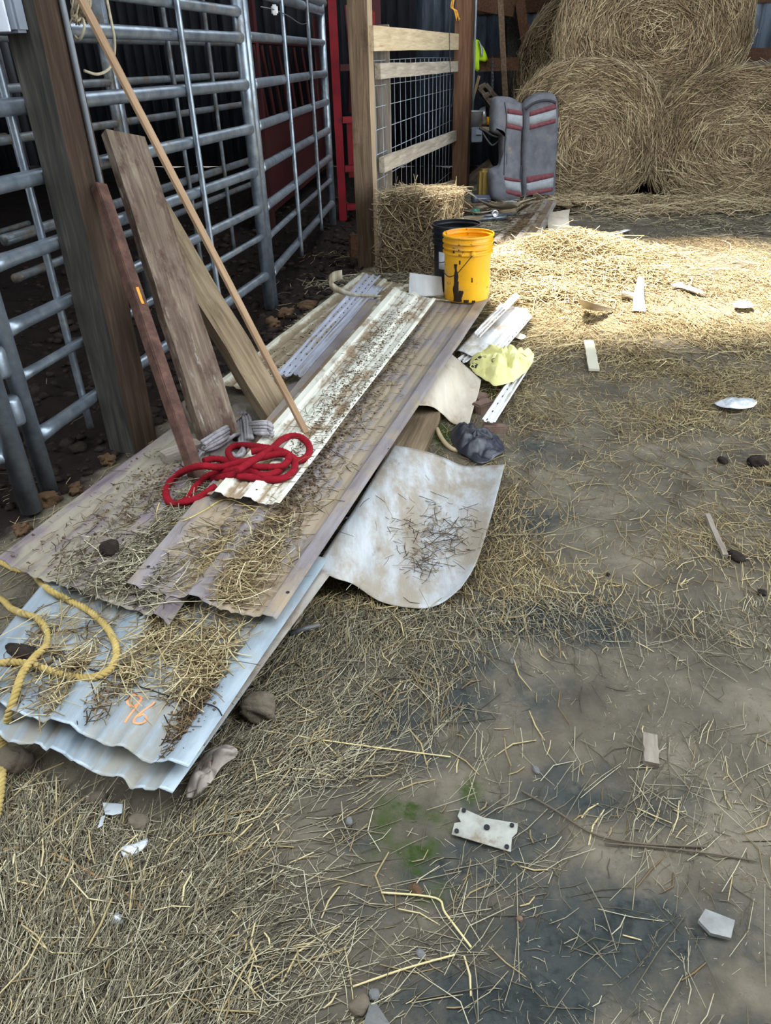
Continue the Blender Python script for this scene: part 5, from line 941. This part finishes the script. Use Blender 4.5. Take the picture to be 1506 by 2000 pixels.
# single long stems
for (L, w_, m, lab) in (([(5, 1664), (70, 1660), (120, 1678), (200, 1722), (240, 1745), (290, 1790)], .0032, flat('brown_stem', (142, 108, 72), .8), 'long reddish brown stem lying on the straw at the left edge'), ([(1018, 1548), (1080, 1585), (1160, 1632), (1250, 1652), (1380, 1656)], .003, flat('dark_stem', (84, 74, 62), .85), 'long dark bent stem on the bare earth right of the metal plate'), ([(1180, 1650), (1300, 1662), (1400, 1672), (1476, 1686)], .0026, None, 'second long dark stem crossing the bent one on the bare earth'), ([(500, 1428), (640, 1450), (760, 1465), (880, 1482)], .0022, PALE, 'long pale straight stem above the metal plate'), ([(745, 1750), (850, 1760), (870, 1790), (920, 1855)], .0026, PALE, 'kinked pale stem below the orange stone'), ([(690, 1935), (790, 1900), (888, 1870)], .0024, PALE, 'pale straight stem above the broken concrete chips')):
    Q = spline([np.array([*(lambda p: (p[0], p[1], groundz(p[0], p[1])+.008))(g(u, v))]) for u, v in L], 6); o = tube('dry_stem', Q, w_*.75, m or bpy.data.materials['dark_stem'], None, 6); tag(o, lab, 'stem')
# ================================================================ litter, stones
b_ = [(930, 690), (960, 683), (985, 682), (1012, 692), (1030, 695), (1043, 690), (1038, 712), (1018, 735), (990, 750), (965, 752), (945, 740), (922, 722), (918, 706)]
yb2 = patch('plastic_bag', [(u, v, .06 if v > 700 else .10) for u, v in b_], YBAG, None, None, .016, 55, dome=.05, seed=12, rings=26, per=9, fold=.036); tag(yb2, 'crumpled pale yellow shopping bag with black lettering, lying by the white panel', 'bag')
def bag_text():
    M_ = flat('black_print', (58, 60, 50), .5); me0 = yb2.data; off = np.array(yb2.location); VV = np.array([v.co[:] for v in me0.vertices])+off; VV = VV[:len(VV)//2]; pu, pv = proj(VV)
    def bz(u, v): k = np.argsort((pu-u)**2+(pv-v)**2)[:4]; return VV[k].mean(0)
    def quad(name, c, m, lift=.004, n=6):
        P = []
        for j in range(n):
            for i in range(n):
                a, e = i/(n-1), j/(n-1); q = np.array(c[0])*(1-a)*(1-e)+np.array(c[1])*a*(1-e)+np.array(c[2])*a*e+np.array(c[3])*(1-a)*e; p = bz(*q); d = ray(*q); t = np.dot(p-EYE, d)/np.dot(d, d); P.append(EYE+d*t*(1-lift/3.))
        V, f = shell(np.array(P), n, n, .0012); return mk(name, V, f, m, yb2)
    quad('print_block', [(925, 706), (930, 697), (944, 693), (942, 702)], M_); quad('print_block', [(920, 716), (924, 708), (934, 711), (930, 719)], M_)
    for txt, c, sz in (('LLA', (937, 699), .036), ('DO', (927, 713), .03), ('o', (965, 703), .045)):
        fc = bpy.data.curves.new('lettering', 'FONT'); fc.body = txt; fc.size = sz; fc.extrude = .0006; fc.align_x = 'CENTER'; fc.align_y = 'CENTER'; to = bpy.data.objects.new('t', fc); COL.objects.link(to); dg = bpy.context.evaluated_depsgraph_get(); me = bpy.data.meshes.new_from_object(to.evaluated_get(dg)); bpy.data.objects.remove(to)
        o = bpy.data.objects.new('lettering', me); me.materials.append(YBAG if txt != 'o' else M_); COL.objects.link(o); o.parent = yb2; p = bz(*c); d = unit(EYE-p); p = p+d*.012; x = unit(np.cross([0, 0, 1.], d)); ang = .9 if txt != 'o' else 0; y = np.cross(d, x); x2 = x*math.cos(ang)+y*math.sin(ang); y2 = -x*math.sin(ang)+y*math.cos(ang)
        Mx = Matrix((Vector(x2), Vector(y2), Vector(d))).transposed().to_4x4(); Mx.translation = Vector(p-off); o.matrix_local = Mx
bag_text()
b_ = [(882, 842), (900, 830), (918, 836), (930, 848), (955, 852), (978, 862), (985, 880), (968, 893), (940, 905), (918, 896), (900, 885), (885, 868)]
tag(patch('black_bag', [(u, v, .02) for u, v in b_], BBAG, None, None, .012, 34, dome=.045, seed=6, rings=22, per=9, fold=.036), 'crumpled black plastic bag on the mossy ground beside the pale flat sheet', 'bag')
tag(tube('bent_stick', spline([g(854, 838, .012), g(860, 852, .015), g(872, 868, .015), g(886, 878, .012), g(902, 880, .012)], 6), .009, flat('tan_hose', (168, 150, 118), .8)), 'tan bent stick curving under the black bag', 'stick')
for k, (u, v, sx, sy, sz_, yw, lab) in enumerate(((936, 780, .085, .05, .04, .9, 'old brick piece beside the tan sheet, farthest of three'), (944, 795, .09, .055, .05, .6, 'old brick piece with a hole between the tan sheet and the starter strip'), (966, 838, .10, .05, .035, -.1, 'old brick piece supporting the near end of the white starter strip'))):
    o = bevel_me(mk('brick', *box_geo(g(u, v, sz_/2-.004), sx, sy, sz_, yw), BRICK), .006, 2); tag(o, lab, 'brick')
wtz = [(1130, 585, .05), (1145, 588, .07), (1165, 596, .06), (1198, 604, .02), (1190, 609, .02), (1165, 606, .03), (1142, 600, .03)]
coons('curled_scrap', [(1140, 602, .03), (1165, 607, .025), (1198, 606, .01)], [(1130, 583, .14), (1160, 592, .11), (1200, 603, .02)], [(1140, 602, .03), (1132, 592, .08), (1130, 583, .14)], [(1198, 606, .01), (1199, 604, .015), (1200, 603, .02)], STAN, 'curled tan scrap casting a shadow on the sunlit straw', 'scrap', 16, 10)
coons('white_strip', [(1236, 606, .02), (1262, 608, .02)], [(1251, 520, .02), (1263, 520, .02)], [(1236, 606, .02), (1238, 575, .05), (1245, 545, .04), (1251, 520, .02)], [(1262, 608, .02), (1258, 575, .05), (1259, 545, .04), (1263, 520, .02)], PLWHT, 'white plastic strip lying away from the viewer on the sunlit straw', 'scrap', 6, 24)
coons('white_curl', [(1214, 578, .02), (1228, 584, .01), (1242, 588, .01)], [(1216, 568, .06), (1230, 570, .06), (1240, 572, .05)], [(1214, 578, .02), (1213, 572, .05), (1216, 568, .06)], [(1242, 588, .01), (1243, 580, .04), (1240, 572, .05)], PLWHT, 'small white curl of plastic left of the white strip', 'scrap', 12, 8)
def scrap(name, L, m, lab, cat, h=.02, amp=.008, ns=20, dome=.01, seed=0, per=4, rings=7): return patch(name, [(u, v, h) for u, v in L], m, lab, cat, amp, ns, dome=dome, seed=seed, per=per, rings=rings)
scrap('white_scrap', [(1311, 557), (1325, 553), (1345, 559), (1378, 571), (1360, 570), (1335, 563)], PLWHT, 'white pointed plastic scrap on the straw right of the white strip', 'scrap', .03, .01)
scrap('white_scrap', [(1433, 592), (1448, 587), (1468, 591), (1470, 599), (1450, 602), (1436, 599)], PLWHT, 'small round white scrap on the straw near the right edge', 'scrap', .03, .01, seed=2)
scrap('white_scrap', [(1258, 512), (1266, 509), (1272, 513), (1266, 517), (1259, 516)], PLWHT, 'tiny white scrap just beyond the white strip', 'scrap', .02, seed=3)
scrap('foil_scrap', [(1396, 786), (1420, 781), (1450, 779), (1474, 782), (1478, 789), (1462, 796), (1430, 798), (1408, 793)], FOIL, 'crushed long foil wrapper on the straw near the right edge', 'foil', .03, .02, 22, .02, 4)
scrap('foil_scrap', [(235, 1655), (262, 1648), (288, 1638), (284, 1655), (262, 1668), (244, 1676)], FOIL, 'crumpled white foil scrap below the front sheets', 'foil', .012, .01, 40, .006, 5)
scrap('foil_scrap', [(214, 1790), (228, 1782), (241, 1788), (239, 1802), (224, 1806)], FOIL, 'small balled foil lying in the straw at the lower left', 'foil', .012, .014, 50, .014, 6)
scrap('glass_piece', [(200, 1567), (240, 1570), (238, 1588), (220, 1592), (205, 1590)], flat('dusty_glass', (156, 162, 166), .2), 'dusty flat glass piece below the front sheets', 'glass', .015, .002, 20, 0, 7, 1)
scrap('glass_piece', [(198, 1594), (206, 1592), (200, 1612), (190, 1618)], bpy.data.materials['dusty_glass'], 'narrow glass sliver beside the dusty glass piece', 'glass', .012, .002, 20, 0, 8, 1)
strip('folded_strip', [(1122, 457, .02), (1135, 462, .02), (1152, 467, .02), (1180, 468, .02)], .07, PLWHT, 'bent white strip on the dim ground before the bales, lower arm', 'strip')
strip('folded_strip', [(1122, 456, .03), (1150, 458, .03), (1190, 458, .03), (1226, 448, .03)], .05, PLWHT, 'bent white strip on the dim ground before the bales, upper arm', 'strip')
scrap('grey_scrap', [(1188, 468), (1196, 468), (1205, 492), (1196, 495)], SGRY, 'narrow grey scrap on the ground right of the loose hay pile', 'scrap', .012)
o = beam('trim_offcut', g(1150, 667, .02), g(1160, 722, .02),   .05, .012, [0, 0, 1], SCRM2); tag(o, 'short cream trim offcut on the straw right of the yellow bag', 'offcut')
tag(beam('wood_offcut', g(1269, 1437, .012), g(1272, 1494, .012), .030, .016, [0, 0, 1], WGRY, None, .001, .0015, 5), 'short silvery wooden offcut on the bare earth', 'offcut')
tag(beam('grey_stick', g(1381, 1006, .014), g(1417, 1086, .01), .016, .012, [0, 0, 1], WGRY, None, .003, .001, 6), 'thin grey stick on the ground near the right edge', 'stick')
stone('bark_chip', 1438, 1090, .032, .02, .012, CLOD, 'dark bark chip at the near end of the grey stick', 'bark', 5)
# stamped metal plate with holes
pl = [(897, 1578), (945, 1588), (943, 1600), (1012, 1609), (1008, 1626), (1001, 1634), (998, 1665), (884, 1632), (888, 1608), (900, 1608)]
pl = [(900, 1577), (946, 1597), (1012, 1608), (1010, 1626), (1000, 1636), (998, 1664), (882, 1629), (888, 1607), (901, 1606), (894, 1594)]
tag(patch('metal_plate', [(u, v, .012) for u, v in pl], mat('stamped_plate', [(.3, (140, 140, 132)), (.7, (168, 168, 158))], 30, rough=.5, metal=.2, dirt=(((118, 106, 88), 16, .48, .66),)), None, None, .003, 30, per=1, rings=8, seed=3, smooth=False), 'pale stamped metal plate with corner holes lying on the mossy earth', 'plate')
plo = bpy.data.objects['metal_plate']; R_ = .0045
for u, v, s in ((906, 1582, 1), (892, 1622, 1), (951, 1615, 1.3), (1000, 1611, 1), (990, 1653, 1)):
    p = g(u, v, .0165); V, f = lathe_geo(p, [(0, -.002), (R_*s, -.002), (R_*s, .0003), (0, .0004)], 14); mk('hole', V, f, SLOT, plo)
patch('broken_tile', [(1378, 1775, .016), (1436, 1797, .016), (1428, 1832, .012), (1388, 1822, .014), (1364, 1797, .012)], mat('tile_face', [(.3, (112, 113, 114)), (.7, (146, 145, 142))], 24, rough=.8, dirt=(((120, 104, 88), 14, .5, .66),)), 'broken grey tile piece on the earth at the lower right', 'tile', .003, 20, .008, per=1, rings=4, smooth=False)
patch('concrete_chip', [(722, 1962, .02), (735, 1960, .025), (764, 2003, .02), (708, 2006, .015)], STONEG, 'triangular concrete chip at the bottom edge', 'chip', .003, 20, .012, per=1, rings=4, smooth=False)
stone('concrete_lump', 703, 1972, .018, .015, .012, STONE, 'rounded concrete lump beside the triangular chip at the bottom edge', 'stone', 3)
for k, (u, v, a, b, c, m, lab) in enumerate(((272, 1612, 0.022, 0.016, 0.014, STONE, 'tan stone in the straw below the front sheets'), (190, 1562, 0.019, 0.013, 0.012, STONE, 'small tan stone under the lip of the lower front sheet'), (30, 1498, 0.040, 0.032, 0.029, STONE, 'big stone propping the front sheets at the left edge'), (232, 1940, 0.016, 0.012, 0.006, STONEG, 'flat grey stone half buried in straw at the bottom left'), (822, 1868, 0.009, 0.007, 0.006, STONEG, 'small grey pebble below the orange stone'), (732, 1948, 0.010, 0.009, 0.007, STONEG, 'grey pebble above the triangular concrete chip'), (812, 1740, 0.012, 0.009, 0.006, CLAY, 'orange brown stone on the green moss'), (1014, 1797, 0.006, 0.006, 0.005, BRICK, 'reddish pebble on the dark earth right of the moss'), (1047, 1505, 0.007, 0.010, 0.006, STONEG, 'dark grey pebble left of the silvery offcut'), (682, 1605, 0.009, 0.007, 0.006, STONEG, 'grey pebble left of the green moss'), (1000, 1293, 0.009, 0.007, 0.006, STONEG, 'grey pebble in the straw below the pale flat sheet'),
        (505, 1395, 0.043, 0.032, 0.036, STONE, 'rough block holding up the right side of the front sheets'), (1478, 908, 0.036, 0.027, 0.022, CLOD, 'large dark clod near the right edge'), (1412, 902, 0.022, 0.016, 0.013, CLOD, 'smaller dark clod left of the large one near the right edge'), (1487, 1160, 0.013, 0.012, 0.009, CLOD, 'round dark clod at the right edge'), (1188, 1122, 0.007, 0.006, 0.005, CLOD, 'tiny dark clod on the bare brown earth'), (150, 1295, .0, 0, 0, None, ''), (212, 905, 0.040, 0.028, 0.022, CLAY, 'orange clay lump at the foot of the thick timber post'), (150, 962, 0.037, 0.025, 0.022, CLAY, 'orange clay lump between the post and the gate end tube'), (95, 985, 0.043, 0.031, 0.028, CLAY, 'orange clay lump around the gate end tube'), (45, 1040, 0.031, 0.022, 0.019, CLAY, 'brown clay lump left of the brown sheet'), (560, 620, 0.056, 0.037, 0.031, CLAY, 'orange clay lump at the foot of the gate posts'), (535, 640, 0.050, 0.037, 0.031, CLAY, 'brown clay lump beside the far left cream sheet'), (600, 600, 0.062, 0.037, 0.025, CLAY, 'low clay lump behind the far left cream sheet'))):
    if m: stone('clod' if m in (CLOD, CLAY) else 'stone', u, v, a, b, c, m, lab, 'clod' if m in (CLOD, CLAY) else 'stone', k+20, sub=4 if a > .02 else 2, rough=.6 if m is CLAY else .35)
cl = s_left.pt(215, 1076, .0); stone('dung_clod', 215, 1078, .03, .024, .02, CLOD, 'black clod lying on the brown sheet nearest the gate', 'clod', 61, cl[2])
cl = s_top.pt(45, 1278, .0); stone('dung_clod', 45, 1280, .045, .02, .015, CLOD, 'flat dark clod on the galvanised sheet inside the yellow rope loop', 'clod', 62, cl[2])
patch('dirty_rag', [(395, 1480, .02), (432, 1455, .04), (462, 1462, .05), (458, 1480, .03), (430, 1500, .03), (410, 1530, .02), (392, 1548, .015), (366, 1562, .012), (368, 1530, .02)], RAG, 'dirty pinkish rag under the right edge of the front sheets', 'rag', .010, 40, dome=.012, seed=8, rings=16, per=7, fold=.02)
tag(tube('grey_pipe_piece', np.array([g(566, 1238, .014), g(595, 1228, .016), g(624, 1220, .016)]), .0075, GALVD), 'short grey pipe piece beside the pile below the pale flat sheet', 'pipe')
# bits between the planks
blk = g(345, 905, .14); tag(beam('wood_block', z_at(322, 906, [s_left], .022), z_at(392, 880, [s_left], .022), .05, .035, [0, 0, 1], WGRY), 'short grey wooden block lying behind the red rope', 'block')
tag(tube('bent_pipe', spline([g(q[0], q[1], .11) for q in ((392, 830), (372, 820), (358, 800), (360, 788), (374, 783))], 6), .011, flat('dull_pipe', (104, 90, 80), .8)), 'bent brown pipe between the rusty bar and the wide plank', 'pipe')
tag(tube('bent_pipe', spline([g(q[0], q[1], .12) for q in ((478, 842), (500, 838), (520, 828), (538, 816))], 6), .012, bpy.data.materials['dull_pipe']), 'bent grey pipe lying at the foot of the slanting plank', 'pipe')
patch('grey_offcut', [(455, 790, .08), (480, 795, .08), (470, 815, .08), (452, 822, .08)], SGRY, 'grey sheet offcut on the ground between the two leaning planks', 'offcut', .004, 20)
tag(beam('under_batten', g(540, 800, .045), g(628, 742, .045), .16, .03, [0, 0, 1], SBRN2), 'dark purplish sheet strip in the shade right of the slanting plank', 'strip')
strip('dark_cord', [(642, 690, .10), (655, 682, .115), (668, 672, .115), (672, 668, .115)], .025, DRKM, 'short dark rubber piece lying beside the slotted strips', 'rubber', .01)
patch('cream_shard', [(632, 692, .10), (668, 684, .10), (690, 668, .105), (676, 690, .10), (660, 695, .10)], SCRM, 'small cream shard lying right of the slotted strips', 'offcut', .003, 20, per=2)
patch('tan_shard', [(1000, 655, .04), (1012, 650, .045), (1028, 656, .03), (1018, 663, .03)], STAN, 'small tan shard below the white panel', 'offcut', .004, 20, per=3)
# clods in the pen
def pen_mud():
    r = np.random.RandomState(3); n = 2600; y = 2.2+r.rand(n)*6.3; x = PENX(0*y, y)-.02-r.rand(n)**1.4*2.6; z = groundz(x, y); bm = bmesh.new(); bmesh.ops.create_icosphere(bm, subdivisions=1, radius=1); V0 = np.array([q.co[:] for q in bm.verts]); f0 = np.array([[q.index for q in t.verts] for t in bm.faces]); bm.free()
    s = .012+.03*r.rand(n)**3; V = V0[None]*s[:, None, None]*(.6+.8*r.rand(n, len(V0), 1))*np.array([1, 1, .55])+np.stack([x, y, z+s*.2], 1)[:, None]
    o = mk('mud_clods', V.reshape(-1, 3), (f0[None]+(np.arange(n)*len(V0))[:, None, None]).reshape(-1, 3), CLOD, None, True); o['kind'] = 'stuff'; tag(o, 'dark trodden mud clods covering the pen floor behind the gates', 'mud')
pen_mud()
